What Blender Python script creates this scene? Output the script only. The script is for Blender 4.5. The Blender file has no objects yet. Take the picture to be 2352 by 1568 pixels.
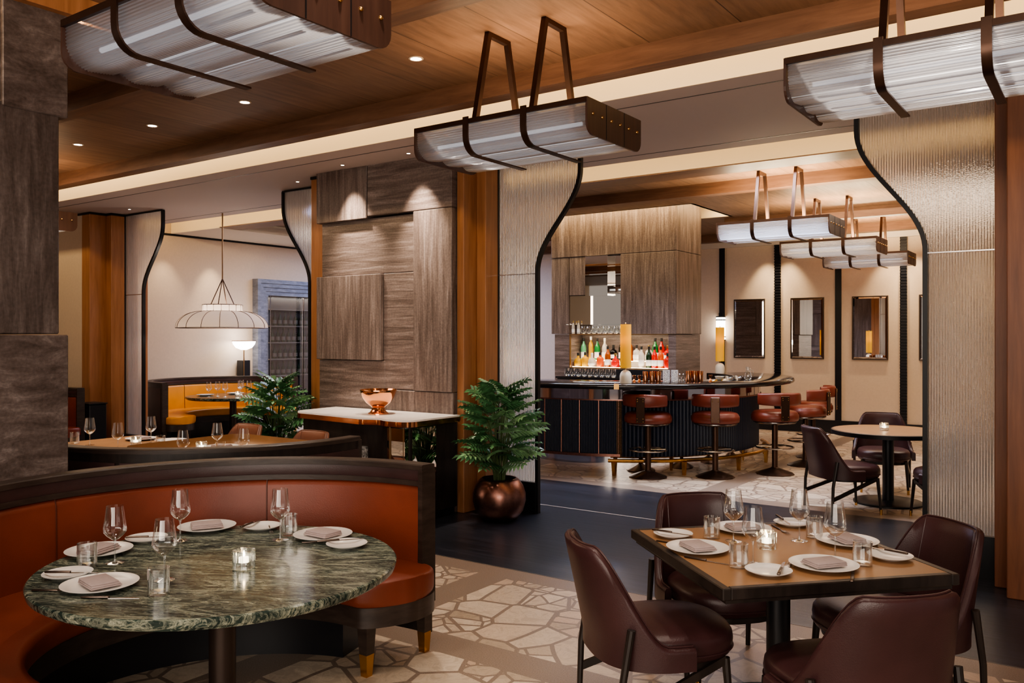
import bpy, bmesh, math, random
from math import pi, sin, cos, radians as R_, sqrt, atan2
from mathutils import Vector
random.seed(7)
C = bpy.context.scene.collection
# ------------------------------------------------------------------ materials
MATS = {}
def newmat(name):
    m = bpy.data.materials.new(name); m.use_nodes = True
    nt = m.node_tree; nt.nodes.clear()
    out = nt.nodes.new('ShaderNodeOutputMaterial')
    MATS[name] = m
    return m, nt, out
def nd(nt, t, **kw):
    n = nt.nodes.new(t)
    for k, v in kw.items():
        if k in n.inputs: n.inputs[k].default_value = v
        else: setattr(n, k, v)
    return n
def pbsdf(nt, col=(.5,.5,.5), rough=.5, metal=0., spec=.5, coat=0., sheen=0.):
    b = nt.nodes.new('ShaderNodeBsdfPrincipled')
    b.inputs['Base Color'].default_value = (*col, 1)
    b.inputs['Roughness'].default_value = rough
    b.inputs['Metallic'].default_value = metal
    b.inputs['Specular IOR Level'].default_value = spec
    b.inputs['Coat Weight'].default_value = coat
    b.inputs['Coat Roughness'].default_value = .12
    return b
def ramp(nt, stops):
    r = nt.nodes.new('ShaderNodeValToRGB')
    e = r.color_ramp.elements
    while len(e) < len(stops): e.new(.5)
    for i, (p, c) in enumerate(stops):
        e[i].position = p; e[i].color = (*c, 1) if len(c) == 3 else c
    return r
def coords(nt, scale=(1,1,1), kind='Object'):
    tc = nt.nodes.new('ShaderNodeTexCoord'); mp = nt.nodes.new('ShaderNodeMapping')
    mp.inputs['Scale'].default_value = scale
    nt.links.new(tc.outputs[kind], mp.inputs['Vector'])
    return mp.outputs['Vector'], tc.outputs[kind]
def simple(name, col, rough=.5, metal=0., spec=.5, coat=0., var=.0, vscale=8, bump=0., bscale=60):
    m, nt, out = newmat(name); L = nt.links.new
    b = pbsdf(nt, col, rough, metal, spec, coat)
    v, _ = coords(nt)
    if var:
        n = nd(nt, 'ShaderNodeTexNoise', Scale=vscale, Detail=4.); L(v, n.inputs['Vector'])
        a = tuple(max(0, c*(1-var)) for c in col); z = tuple(min(1, c*(1+var)) for c in col)
        r = ramp(nt, [(.3, a), (.7, z)]); L(n.outputs['Fac'], r.inputs['Fac']); L(r.outputs['Color'], b.inputs['Base Color'])
    if bump:
        n2 = nd(nt, 'ShaderNodeTexNoise', Scale=bscale, Detail=3.); L(v, n2.inputs['Vector'])
        bp = nd(nt, 'ShaderNodeBump', Strength=bump, Distance=.01); L(n2.outputs['Fac'], bp.inputs['Height']); L(bp.outputs['Normal'], b.inputs['Normal'])
    L(b.outputs[0], out.inputs['Surface'])
    return m
def wood(name, c1, c2, c3, stretch=(1,1,12), rough=.45, seam=None, coat=0., spec=.4):
    """streaky grain; seam=(axis index, pitch, darkness)"""
    m, nt, out = newmat(name); L = nt.links.new
    b = pbsdf(nt, c2, rough, spec=spec, coat=coat)
    v, raw = coords(nt, stretch)
    n = nd(nt, 'ShaderNodeTexNoise', Scale=2.2, Detail=7., Roughness=.62, Distortion=.35); L(v, n.inputs['Vector'])
    r = ramp(nt, [(.28, c1), (.5, c2), (.74, c3)]); L(n.outputs['Fac'], r.inputs['Fac'])
    colr = r.outputs['Color']
    if seam:
        ax, pitch, dark = seam
        sp = nt.nodes.new('ShaderNodeSeparateXYZ'); L(raw, sp.inputs[0])
        dv = nd(nt, 'ShaderNodeMath', operation='DIVIDE'); L(sp.outputs[ax], dv.inputs[0]); dv.inputs[1].default_value = pitch
        fr = nd(nt, 'ShaderNodeMath', operation='FRACT'); L(dv.outputs[0], fr.inputs[0])
        fl = nd(nt, 'ShaderNodeMath', operation='FLOOR'); L(dv.outputs[0], fl.inputs[0])
        wn = nd(nt, 'ShaderNodeTexWhiteNoise', noise_dimensions='1D'); L(fl.outputs[0], wn.inputs['W'])
        vr = nd(nt, 'ShaderNodeMapRange'); L(wn.outputs['Value'], vr.inputs['Value']); vr.inputs['To Min'].default_value = .82; vr.inputs['To Max'].default_value = 1.15
        lt = nd(nt, 'ShaderNodeMath', operation='LESS_THAN'); L(fr.outputs[0], lt.inputs[0]); lt.inputs[1].default_value = .008/pitch
        mm = nd(nt, 'ShaderNodeMath', operation='MULTIPLY_ADD'); L(lt.outputs[0], mm.inputs[0]); mm.inputs[1].default_value = -dark; L(vr.outputs[0], mm.inputs[2])
        mx = nd(nt, 'ShaderNodeVectorMath', operation='SCALE'); L(colr, mx.inputs[0]); L(mm.outputs[0], mx.inputs['Scale'])
        colr = mx.outputs[0]
    L(colr, b.inputs['Base Color'])
    bp = nd(nt, 'ShaderNodeBump', Strength=.12, Distance=.01); L(n.outputs['Fac'], bp.inputs['Height']); L(bp.outputs['Normal'], b.inputs['Normal'])
    L(b.outputs[0], out.inputs['Surface'])
    return m
def stone(name, stretch, k=1.0):
    m, nt, out = newmat(name); L = nt.links.new
    b = pbsdf(nt, (.2,.16,.13), .42, spec=.45)
    v, raw = coords(nt, stretch)
    n = nd(nt, 'ShaderNodeTexNoise', Scale=1.6, Detail=9., Roughness=.72, Distortion=.5); L(v, n.inputs['Vector'])
    n2 = nd(nt, 'ShaderNodeTexNoise', Scale=55., Detail=4.); L(raw, n2.inputs['Vector'])
    r = ramp(nt, [(.27, tuple(k*c for c in (.075,.052,.043))), (.44, tuple(k*c for c in (.165,.120,.105))), (.56, tuple(k*c for c in (.25,.190,.172))), (.70, tuple(k*c for c in (.43,.35,.325)))])
    L(n.outputs['Fac'], r.inputs['Fac'])
    mx = nd(nt, 'ShaderNodeMixRGB', blend_type='OVERLAY', Fac=.45); L(r.outputs['Color'], mx.inputs[1]); L(n2.outputs['Fac'], mx.inputs[2])
    L(mx.outputs[0], b.inputs['Base Color'])
    bp = nd(nt, 'ShaderNodeBump', Strength=.35, Distance=.012); L(n.outputs['Fac'], bp.inputs['Height']); L(bp.outputs['Normal'], b.inputs['Normal'])
    L(b.outputs[0], out.inputs['Surface'])
    return m
def marble_green(name):
    m, nt, out = newmat(name); L = nt.links.new
    b = pbsdf(nt, (.05,.08,.06), .14, spec=.22)
    tcm = nt.nodes.new('ShaderNodeTexCoord'); m1 = nt.nodes.new('ShaderNodeMapping'); m1.inputs['Rotation'].default_value = (0,0,R_(-28)); L(tcm.outputs['Object'], m1.inputs['Vector'])
    m2 = nt.nodes.new('ShaderNodeMapping'); m2.inputs['Scale'].default_value = (1.5,6.,2.); L(m1.outputs[0], m2.inputs['Vector']); v = m2.outputs[0]
    n = nd(nt, 'ShaderNodeTexNoise', Scale=1.45, Detail=10., Roughness=.70, Distortion=.7); L(v, n.inputs['Vector'])
    r = ramp(nt, [(.30, (.005,.008,.008)), (.43, (.012,.022,.019)), (.51, (.030,.045,.037)), (.54, (.23,.24,.18)), (.56, (.03,.05,.042)), (.66, (.012,.024,.022)), (.74,(.15,.14,.09)), (.79,(.016,.026,.022))])
    L(n.outputs['Fac'], r.inputs['Fac'])
    n2 = nd(nt, 'ShaderNodeTexNoise', Scale=7., Detail=6., Roughness=.7, Distortion=.8); L(v, n2.inputs['Vector'])
    r2 = ramp(nt, [(.46, (0,0,0)), (.53, (.13,.13,.10)), (.58, (0,0,0))]); L(n2.outputs['Fac'], r2.inputs['Fac'])
    ad = nd(nt, 'ShaderNodeMixRGB', blend_type='ADD', Fac=1.); L(r.outputs['Color'], ad.inputs[1]); L(r2.outputs['Color'], ad.inputs[2])
    L(ad.outputs[0], b.inputs['Base Color']); L(b.outputs[0], out.inputs['Surface'])
    return m
def paving(name):
    m, nt, out = newmat(name); L = nt.links.new
    b = pbsdf(nt, (.5,.4,.3), .33, spec=.45)
    tc = nt.nodes.new('ShaderNodeTexCoord'); raw = tc.outputs['Object']
    wn = nd(nt, 'ShaderNodeTexNoise', Scale=1.1, Detail=2.); L(raw, wn.inputs['Vector'])
    wm = nd(nt, 'ShaderNodeMixRGB', blend_type='LINEAR_LIGHT', Fac=.06); L(raw, wm.inputs[1]); L(wn.outputs['Color'], wm.inputs[2])
    ve = nd(nt, 'ShaderNodeTexVoronoi', feature='DISTANCE_TO_EDGE', voronoi_dimensions='2D', Scale=3.6); L(wm.outputs[0], ve.inputs['Vector'])
    vc = nd(nt, 'ShaderNodeTexVoronoi', feature='F1', voronoi_dimensions='2D', Scale=3.6); L(wm.outputs[0], vc.inputs['Vector'])
    bw = nt.nodes.new('ShaderNodeSeparateColor'); L(vc.outputs['Color'], bw.inputs[0])
    vd = nd(nt, 'ShaderNodeTexVoronoi', feature='DISTANCE_TO_EDGE', voronoi_dimensions='2D', Scale=6.6); L(wm.outputs[0], vd.inputs['Vector'])
    vk = nd(nt, 'ShaderNodeTexVoronoi', feature='F1', voronoi_dimensions='2D', Scale=6.6); L(wm.outputs[0], vk.inputs['Vector'])
    bk = nt.nodes.new('ShaderNodeSeparateColor'); L(vk.outputs['Color'], bk.inputs[0])
    sub = nd(nt, 'ShaderNodeMath', operation='GREATER_THAN'); L(bw.outputs[1], sub.inputs[0]); sub.inputs[1].default_value = .42
    one = nd(nt, 'ShaderNodeMath', operation='SUBTRACT'); one.inputs[0].default_value = 1.; L(sub.outputs[0], one.inputs[1])
    d2 = nd(nt, 'ShaderNodeMath', operation='MULTIPLY_ADD'); L(vd.outputs['Distance'], d2.inputs[0]); d2.inputs[1].default_value = .75; L(one.outputs[0], d2.inputs[2])
    dm = nd(nt, 'ShaderNodeMath', operation='MINIMUM'); L(ve.outputs['Distance'], dm.inputs[0]); L(d2.outputs[0], dm.inputs[1])
    tn = nd(nt, 'ShaderNodeMath', operation='MULTIPLY'); L(bk.outputs[0], tn.inputs[0]); L(sub.outputs[0], tn.inputs[1])
    tq = nd(nt, 'ShaderNodeMath', operation='MULTIPLY_ADD'); L(tn.outputs[0], tq.inputs[0]); tq.inputs[1].default_value = .6; L(bw.outputs[0], tq.inputs[2])
    tf = nd(nt, 'ShaderNodeMath', operation='FRACT'); L(tq.outputs[0], tf.inputs[0])
    slab = ramp(nt, [(0., (.40,.31,.225)), (.35, (.56,.45,.345)), (.7, (.66,.55,.43)), (1., (.50,.36,.26))]); L(tf.outputs[0], slab.inputs['Fac'])
    vn = nd(nt, 'ShaderNodeTexNoise', Scale=9., Detail=6., Distortion=2.); L(raw, vn.inputs['Vector'])
    vr = ramp(nt, [(.40, (.78,.76,.74)), (.5, (1,1,1)), (.56, (.86,.84,.80)), (.6, (1,1,1))]); L(vn.outputs['Fac'], vr.inputs['Fac'])
    ml = nd(nt, 'ShaderNodeMixRGB', blend_type='MULTIPLY', Fac=.8); L(slab.outputs['Color'], ml.inputs[1]); L(vr.outputs['Color'], ml.inputs[2])
    gr = nd(nt, 'ShaderNodeTexNoise', Scale=160., Detail=2.); L(raw, gr.inputs['Vector'])
    gc = ramp(nt, [(.35, (.20,.145,.11)), (.65, (.29,.22,.17))]); L(gr.outputs['Fac'], gc.inputs['Fac'])
    st = nd(nt, 'ShaderNodeMapRange'); L(dm.outputs[0], st.inputs['Value']); st.inputs['From Min'].default_value = .04; st.inputs['From Max'].default_value = .052
    # plain bands
    sp = nt.nodes.new('ShaderNodeSeparateXYZ'); L(raw, sp.inputs[0])
    def band(o, c, w):
        a = nd(nt, 'ShaderNodeMath', operation='SUBTRACT'); L(sp.outputs[o], a.inputs[0]); a.inputs[1].default_value = c
        d = nd(nt, 'ShaderNodeMath', operation='ABSOLUTE'); L(a.outputs[0], d.inputs[0])
        e = nd(nt, 'ShaderNodeMath', operation='GREATER_THAN'); L(d.outputs[0], e.inputs[0]); e.inputs[1].default_value = w
        return e.outputs[0]
    cur = st.outputs[0]
    for o, c, w in ((0,-3.6,.13),(1,3.62,.12),(1,4.98,.13),(1,8.62,.12),(0,-.9,.13),(0,-6.3,.13)):
        mu = nd(nt, 'ShaderNodeMath', operation='MULTIPLY'); L(cur, mu.inputs[0]); L(band(o,c,w), mu.inputs[1]); cur = mu.outputs[0]
    mx = nd(nt, 'ShaderNodeMixRGB'); L(cur, mx.inputs[0]); L(gc.outputs['Color'], mx.inputs[1]); L(ml.outputs[0], mx.inputs[2])
    L(mx.outputs[0], b.inputs['Base Color'])
    L(b.outputs[0], out.inputs['Surface'])
    return m
def emis(name, col, s):
    m, nt, out = newmat(name)
    e = nd(nt, 'ShaderNodeEmission', Strength=s); e.inputs['Color'].default_value = (*col, 1)
    nt.links.new(e.outputs[0], out.inputs['Surface']); return m
def thin_glass(name, tint=(.96,.97,.97), base=.04, edge=.55, rough=.02):
    m, nt, out = newmat(name); L = nt.links.new
    t = nt.nodes.new('ShaderNodeBsdfTransparent'); t.inputs[0].default_value = (*tint, 1)
    g = nd(nt, 'ShaderNodeBsdfGlossy', Roughness=rough); g.inputs['Color'].default_value = (1,1,1,1)
    lw = nd(nt, 'ShaderNodeLayerWeight', Blend=.36)
    mr = nd(nt, 'ShaderNodeMapRange'); L(lw.outputs['Facing'], mr.inputs['Value']); mr.inputs['To Min'].default_value = base; mr.inputs['To Max'].default_value = edge
    mx = nt.nodes.new('ShaderNodeMixShader'); L(mr.outputs[0], mx.inputs[0]); L(t.outputs[0], mx.inputs[1]); L(g.outputs[0], mx.inputs[2])
    L(mx.outputs[0], out.inputs['Surface']); return m
def reeded(name):
    m, nt, out = newmat(name); L = nt.links.new
    v, raw = coords(nt)
    w = nd(nt, 'ShaderNodeTexWave', wave_type='BANDS', bands_direction='X', wave_profile='SIN', Scale=17.); L(v, w.inputs['Vector'])
    v2, _ = coords(nt, (55, 55, 5)); n = nd(nt, 'ShaderNodeTexNoise', Scale=1., Detail=3., Roughness=.6); L(v2, n.inputs['Vector'])
    v3, _ = coords(nt, (70, 70, 190)); n3 = nd(nt, 'ShaderNodeTexNoise', Scale=1., Detail=1.); L(v3, n3.inputs['Vector'])
    a1 = nd(nt, 'ShaderNodeMath', operation='MULTIPLY_ADD'); L(n.outputs['Fac'], a1.inputs[0]); a1.inputs[1].default_value = .25; L(w.outputs['Fac'], a1.inputs[2])
    ad = nd(nt, 'ShaderNodeMath', operation='MULTIPLY_ADD'); L(n3.outputs['Fac'], ad.inputs[0]); ad.inputs[1].default_value = .5; L(a1.outputs[0], ad.inputs[2])
    bp = nd(nt, 'ShaderNodeBump', Strength=.6, Distance=.012); L(ad.outputs[0], bp.inputs['Height'])
    rf = nd(nt, 'ShaderNodeBsdfRefraction', Roughness=.26, IOR=1.2); rf.inputs['Color'].default_value = (.93,.91,.88,1); L(bp.outputs['Normal'], rf.inputs['Normal'])
    tl = nt.nodes.new('ShaderNodeBsdfTranslucent'); tl.inputs[0].default_value = (.82,.75,.67,1); L(bp.outputs['Normal'], tl.inputs['Normal'])
    df = nt.nodes.new('ShaderNodeBsdfDiffuse'); df.inputs[0].default_value = (.60,.56,.52,1); L(bp.outputs['Normal'], df.inputs['Normal'])
    gl = nd(nt, 'ShaderNodeBsdfGlossy', Roughness=.2); gl.inputs['Color'].default_value = (.9,.87,.84,1); L(bp.outputs['Normal'], gl.inputs['Normal'])
    fr = ramp(nt, [(.35,(.34,.34,.34)),(.65,(.42,.42,.42))]); L(n.outputs['Fac'], fr.inputs['Fac'])
    a = nt.nodes.new('ShaderNodeMixShader'); L(fr.outputs['Color'], a.inputs[0]); L(rf.outputs[0], a.inputs[1]); L(tl.outputs[0], a.inputs[2])
    c = nd(nt, 'ShaderNodeMixShader', Fac=.14); L(a.outputs[0], c.inputs[1]); L(df.outputs[0], c.inputs[2])
    d = nd(nt, 'ShaderNodeMixShader', Fac=.26); L(c.outputs[0], d.inputs[1]); L(gl.outputs[0], d.inputs[2])
    L(d.outputs[0], out.inputs['Surface']); return m
def lampglass(name, tcol=(.8,.82,.86), f_tr=.25, f_gl=.3, rough=.18):
    m, nt, out = newmat(name); L = nt.links.new
    tl = nt.nodes.new('ShaderNodeBsdfTranslucent'); tl.inputs[0].default_value = (*tcol, 1)
    t = nt.nodes.new('ShaderNodeBsdfTransparent'); t.inputs[0].default_value = (.9,.92,.95,1)
    g = nd(nt, 'ShaderNodeBsdfGlossy', Roughness=rough); g.inputs['Color'].default_value = (.85,.87,.9,1)
    a = nd(nt, 'ShaderNodeMixShader', Fac=f_tr); L(tl.outputs[0], a.inputs[1]); L(t.outputs[0], a.inputs[2])
    b = nd(nt, 'ShaderNodeMixShader', Fac=f_gl); L(a.outputs[0], b.inputs[1]); L(g.outputs[0], b.inputs[2])
    L(b.outputs[0], out.inputs['Surface']); return m
def shade(name, col, glow):
    """lamp shade cloth: translucent plus diffuse"""
    m, nt, out = newmat(name); L = nt.links.new
    tl = nt.nodes.new('ShaderNodeBsdfTranslucent'); tl.inputs[0].default_value = (*col, 1)
    d = nt.nodes.new('ShaderNodeBsdfDiffuse'); d.inputs[0].default_value = (*col, 1)
    a = nd(nt, 'ShaderNodeMixShader', Fac=.5); L(tl.outputs[0], a.inputs[1]); L(d.outputs[0], a.inputs[2])
    if glow:
        e = nd(nt, 'ShaderNodeEmission', Strength=glow); e.inputs[0].default_value = (*col, 1)
        s = nt.nodes.new('ShaderNodeAddShader'); L(a.outputs[0], s.inputs[0]); L(e.outputs[0], s.inputs[1]); L(s.outputs[0], out.inputs['Surface'])
    else: L(a.outputs[0], out.inputs['Surface'])
    return m

WOODC = wood('ceiling_wood', (.135,.076,.046), (.195,.112,.069), (.25,.15,.094), (9,1.0,1), .5, seam=(0,.62,.55))
BEAM = wood('beam_wood', (.11,.055,.032), (.16,.082,.048), (.21,.112,.066), (1,9,9), .45)
PILW = wood('pilaster_wood', (.26,.11,.045), (.34,.15,.064), (.41,.19,.085), (9,9,.7), .38, coat=.15)
PILD = wood('shaded_pilaster_wood', (.12,.042,.018), (.17,.062,.027), (.22,.085,.038), (9,9,.7), .42)  # pilaster wood darkened for the right side, offsetting the fill lamp there
STH = stone('stone_horizontal', (.9,.9,13), .66); STV = stone('stone_vertical', (12,12,.8), .64)
STD = stone('stone_dark', (2.5,2.5,7), .50)
STDV = stone('stone_dark_vertical', (9,9,1.2), .40)
GREEN = marble_green('green_marble')
PAVE = paving('crazy_paving')
BLACKF = wood('black_floor_boards', (.011,.012,.018), (.019,.021,.031), (.034,.037,.052), (.8,14,1), .30, seam=(1,.14,.5), spec=.6)  # blue in the black boards stands in for cool reflected sheen
DARKW = wood('dark_wood', (.010,.007,.006), (.020,.014,.012), (.034,.024,.020), (6,6,1.5), .38, spec=.45)
CAPW = wood('cap_wood', (.022,.014,.011), (.036,.024,.019), (.055,.038,.03), (3,3,12), .4, spec=.45)
TANW = simple('tan_table_top', (.27,.138,.058), .38, var=.1, vscale=5, bump=.05, bscale=200, spec=.4)
ORANGE = simple('orange_leather', (.175,.036,.015), .42, var=.22, vscale=2.5, bump=.10, bscale=180, spec=.45)
YELLOW = simple('yellow_leather', (.62,.245,.012), .4, var=.12, vscale=3, bump=.08, bscale=180)
BURG = simple('burgundy_leather', (.050,.0195,.0205), .36, var=.22, vscale=4, bump=.10, bscale=220, spec=.45)
BROWNL = simple('brown_leather', (.046,.022,.021), .42, var=.2, vscale=4, bump=.10, bscale=180)
RUST = simple('rust_leather', (.155,.030,.016), .36, var=.2, vscale=4, bump=.08, bscale=180)
RUSTB = simple('tan_brown_leather', (.165,.062,.035), .45, var=.2, vscale=4, bump=.08, bscale=180)
BRONZE = simple('bronze', (.085,.048,.034), .36, .85, var=.12, vscale=10)
BRONZEP = wood('bronze_plate', (.045,.020,.014), (.062,.028,.019), (.085,.04,.027), (9,9,.8), .4, spec=.5)
GOLDB = simple('warm_bronze', (.36,.22,.11), .35, .9)
PEDB = simple('dark_bronze_post', (.045,.03,.024), .4, .6)
BRASS = simple('brass', (.62,.36,.13), .25, 1.)
COPPER = simple('copper', (.80,.36,.18), .12, 1.)
COPPERD = simple('brushed_copper', (.29,.145,.115), .34, 1., var=.15, vscale=40)
STEEL = simple('steel', (.46,.42,.40), .2, 1.)
CUTL = simple('dark_steel', (.11,.08,.065), .3, .9)
BLACK = simple('black_metal', (.012,.012,.014), .38, .3)
BLACKP = simple('black_lacquer', (.010,.010,.013), .3)
NAVY = simple('navy_flutes', (.012,.018,.040), .38, spec=.5)
COUNTER = simple('black_counter', (.012,.010,.010), .1, spec=.6)
CREAMW = simple('cream_wall', (.60,.475,.36), .75, var=.03, vscale=30, bump=.05, bscale=120)
CREAMC = simple('cream_cove', (.70,.58,.42), .8)
SOFFIT = simple('grey_soffit', (.50,.42,.40), .7)
WHITEC = simple('white_ceiling', (.60,.52,.44), .8)
CHINA = simple('white_china', (.70,.665,.635), .22, spec=.5)
LINEN = simple('mauve_linen', (.36,.285,.275), .85, var=.05, vscale=60, bump=.1, bscale=300)
WMARBLE = simple('white_marble', (.74,.70,.68), .18, var=.06, vscale=4)
GLASS = thin_glass('clear_glass', (.97,.98,.98), .05, .97, .05)
GLASSB = thin_glass('thick_glass', (.93,.95,.95), .10, .7, .04)
PANE = thin_glass('door_pane', (.80,.86,.92), .10, .6, .01)
REED = reeded('reeded_glass')
LGLASS = lampglass('ribbed_lamp_glass', (.52,.53,.56), .16, .36, .22)
MIRROR = simple('mirror', (.80,.77,.72), .02, 1.)
BLKMIRROR = simple('dark_mirror', (.40,.37,.40), .06, 1.)
TOEMIRROR = simple('polished_kick', (.80,.76,.74), .04, 1.)
LEAF = simple('leaf_green', (.068,.175,.075), .36, var=.55, vscale=14, spec=.5)
LEAF2 = simple('leaf_green_light', (.20,.36,.18), .36, var=.4, vscale=14, spec=.5)
STEM = simple('stem_green', (.07,.11,.035), .5)
SOIL = simple('soil', (.02,.014,.01), .9, bump=.6, bscale=80)
POTW = simple('pale_pot', (.45,.45,.48), .4)
DOMEF = shade('dome_fabric', (.66,.56,.48), 0)
GOLDSH = shade('gold_shade', (.80,.52,.07), .10)
BOWLL = emis('lamp_bowl_glow', (1,.93,.84), 9.)
SCON = emis('sconce_glow', (1,.90,.76), 7.)
FLAME = emis('candle_flame', (1,.66,.30), 38.)
WAX = emis('candle_wax', (1,.80,.56), 4.)
LEDW = emis('led_strip', (1,.78,.50), 13.)
DLG = emis('downlight_lens', (1,.86,.68), 22.)
TUBE = emis('pendant_tube', (.95,.96,1.), 1.5)
IVORY = simple('ivory_stone', (.66,.58,.46), .5)
BLUEFR = wood('blue_grey_stone_frame', (.10,.105,.13), (.17,.18,.22), (.25,.26,.30), (3,3,9), .4)
CABIN = simple('cabinet_interior', (.07,.055,.05), .4)
SHELF = simple('cabinet_shelf', (.32,.24,.17), .4)
def glasscol(name, col, rough=.12):
    m, nt, out = newmat(name); L = nt.links.new
    b = pbsdf(nt, col, rough, spec=.6)
    tl = nt.nodes.new('ShaderNodeBsdfTranslucent'); tl.inputs[0].default_value = (*col, 1)
    a = nd(nt, 'ShaderNodeMixShader', Fac=.55); L(b.outputs[0], a.inputs[1]); L(tl.outputs[0], a.inputs[2])
    L(a.outputs[0], out.inputs['Surface']); return m
BOT = {k: glasscol('bottle_'+k, c) for k, c in dict(green=(.03,.36,.09), mint=(.22,.66,.40), yellow=(.85,.55,.03), red=(.80,.03,.015), amber=(.50,.14,.02), black=(.012,.010,.010), clear=(.78,.74,.68), orange=(.85,.20,.03), darkgreen=(.02,.06,.02)).items()}
LABELM = simple('paper_label', (.86,.84,.80), .6)
CAPM = simple('dark_cap', (.02,.02,.02), .4)
GOLDCAP = simple('gold_cap', (.7,.5,.2), .3, 1.)
# ------------------------------------------------------------------ mesh builder
class MB:
    def __init__(s): s.v = []; s.f = []; s.m = []
    def add(s, vs, fs, mi=0):
        o = len(s.v); s.v += [tuple(p) for p in vs]
        for f in fs: s.f.append([i+o for i in f]); s.m.append(mi)
        return s
    def box(s, x0, x1, y0, y1, z0, z1, mi=0):
        v = [(x0,y0,z0),(x1,y0,z0),(x1,y1,z0),(x0,y1,z0),(x0,y0,z1),(x1,y0,z1),(x1,y1,z1),(x0,y1,z1)]
        return s.add(v, [(0,3,2,1),(4,5,6,7),(0,1,5,4),(1,2,6,5),(2,3,7,6),(3,0,4,7)], mi)
    def rbox(s, x0, x1, y0, y1, z0, z1, r=.01, seg=2, mi=0):
        bm = bmesh.new(); bmesh.ops.create_cube(bm, size=1)
        for v in bm.verts: v.co = ((x0+x1)/2+v.co.x*(x1-x0), (y0+y1)/2+v.co.y*(y1-y0), (z0+z1)/2+v.co.z*(z1-z0))
        bmesh.ops.bevel(bm, geom=bm.edges[:], offset=r, segments=seg, affect='EDGES', profile=.5)
        bm.verts.index_update()
        s.add([v.co[:] for v in bm.verts], [[v.index for v in f.verts] for f in bm.faces], mi); bm.free(); return s
    def lathe(s, prof, n=32, c=(0,0), z=0, mi=0, cap0=True, cap1=False, sx=1., sy=1.):
        o = len(s.v); vs = []
        for r, h in prof:
            for i in range(n):
                a = 2*pi*i/n; vs.append((c[0]+sx*r*cos(a), c[1]+sy*r*sin(a), z+h))
        fs = []
        for k in range(len(prof)-1):
            for i in range(n):
                j = (i+1) % n; fs.append((k*n+i, k*n+j, (k+1)*n+j, (k+1)*n+i))
        if cap0: fs.append(tuple(reversed(range(n))))
        if cap1: fs.append(tuple((len(prof)-1)*n+i for i in range(n)))
        return s.add(vs, fs, mi)
    def tube(s, pts, r, n=8, closed=False, mi=0, r1=None):
        P = [Vector(p) for p in pts]; vs = []; N = len(P); up = Vector((0,0,1))
        for k, p in enumerate(P):
            if closed: d = P[(k+1) % N]-P[k-1]
            else: d = P[min(k+1,N-1)]-P[max(k-1,0)]
            d.normalize(); a = d.cross(up)
            if a.length < 1e-3: a = d.cross(Vector((1,0,0)))
            a.normalize(); b = a.cross(d)
            rr = r if r1 is None else r+(r1-r)*k/(N-1)
            for i in range(n):
                t = 2*pi*i/n; vs.append(p+a*rr*cos(t)+b*rr*sin(t))
        fs = []
        for k in range(N if closed else N-1):
            k2 = (k+1) % N
            for i in range(n):
                j = (i+1) % n; fs.append((k*n+i, k2*n+i, k2*n+j, k*n+j))
        if not closed: fs += [tuple(range(n)), tuple((N-1)*n+i for i in reversed(range(n)))]
        return s.add(vs, fs, mi)
    def bar(s, p, q, w, t, mi=0, up=(0,0,1)):
        """rectangular bar p->q, w along side, t along other"""
        P = Vector(p); Q = Vector(q); d = (Q-P).normalized(); a = d.cross(Vector(up))
        if a.length < 1e-3: a = d.cross(Vector((1,0,0)))
        a.normalize(); b = a.cross(d); vs = []
        for c in (P, Q):
            for sa, sb in ((-1,-1),(1,-1),(1,1),(-1,1)): vs.append(c+a*sa*w/2+b*sb*t/2)
        return s.add(vs, [(3,2,1,0),(4,5,6,7),(0,1,5,4),(1,2,6,5),(2,3,7,6),(3,0,4,7)], mi)
    def prism(s, outl, z0, z1, mi=0):
        n = len(outl); vs = [(x,y,z0) for x,y in outl]+[(x,y,z1) for x,y in outl]
        fs = [tuple(reversed(range(n))), tuple(range(n,2*n))]+[(i,(i+1)%n,n+(i+1)%n,n+i) for i in range(n)]
        return s.add(vs, fs, mi)
    def stack(s, secs, mi=0, cap=True):
        """secs: list of closed loops of equal length"""
        n = len(secs[0]); vs = [p for l in secs for p in l]; fs = []
        for k in range(len(secs)-1):
            for i in range(n):
                j = (i+1) % n; fs.append((k*n+i, k*n+j, (k+1)*n+j, (k+1)*n+i))
        if cap: fs += [tuple(reversed(range(n))), tuple((len(secs)-1)*n+i for i in range(n))]
        return s.add(vs, fs, mi)
    def arc(s, prof, a0, a1, n=48, mi=0, c=(0,0), shrink=None):
        """sweep a closed (r,z) profile round the z axis"""
        secs = []
        for k in range(n+1):
            a = a0+(a1-a0)*k/n; q = 1.
            pr = prof
            if shrink:
                q = shrink(a); rm = (min(p[0] for p in prof)+max(p[0] for p in prof))/2
                pr = [(rm+(p[0]-rm)*q, p[1]) for p in prof]
            secs.append([(c[0]+r*cos(a), c[1]+r*sin(a), z) for r, z in pr])
        return s.stack(secs, mi)
def obj(name, mb, mats, parent=None, ang=35, loc=None, rotz=0):
    me = bpy.data.meshes.new(name); me.from_pydata(mb.v, [], mb.f)
    ml = mats if isinstance(mats, (list, tuple)) else [mats]
    for m in ml: me.materials.append(m)
    for p, mi in zip(me.polygons, mb.m): p.material_index = mi
    bm = bmesh.new(); bm.from_mesh(me); bmesh.ops.recalc_face_normals(bm, faces=bm.faces[:]); bm.to_mesh(me); bm.free()
    if ang:
        me.shade_smooth(); me.set_sharp_from_angle(angle=R_(ang))
    o = bpy.data.objects.new(name, me); C.objects.link(o)
    if parent is not None: o.parent = parent
    if loc is not None: o.location = loc
    if rotz: o.rotation_euler = (0,0,rotz)
    return o
def tag(o, label, cat, group=None):
    o['label'] = label; o['category'] = cat
    if group: o['group'] = group
    return o
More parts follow.
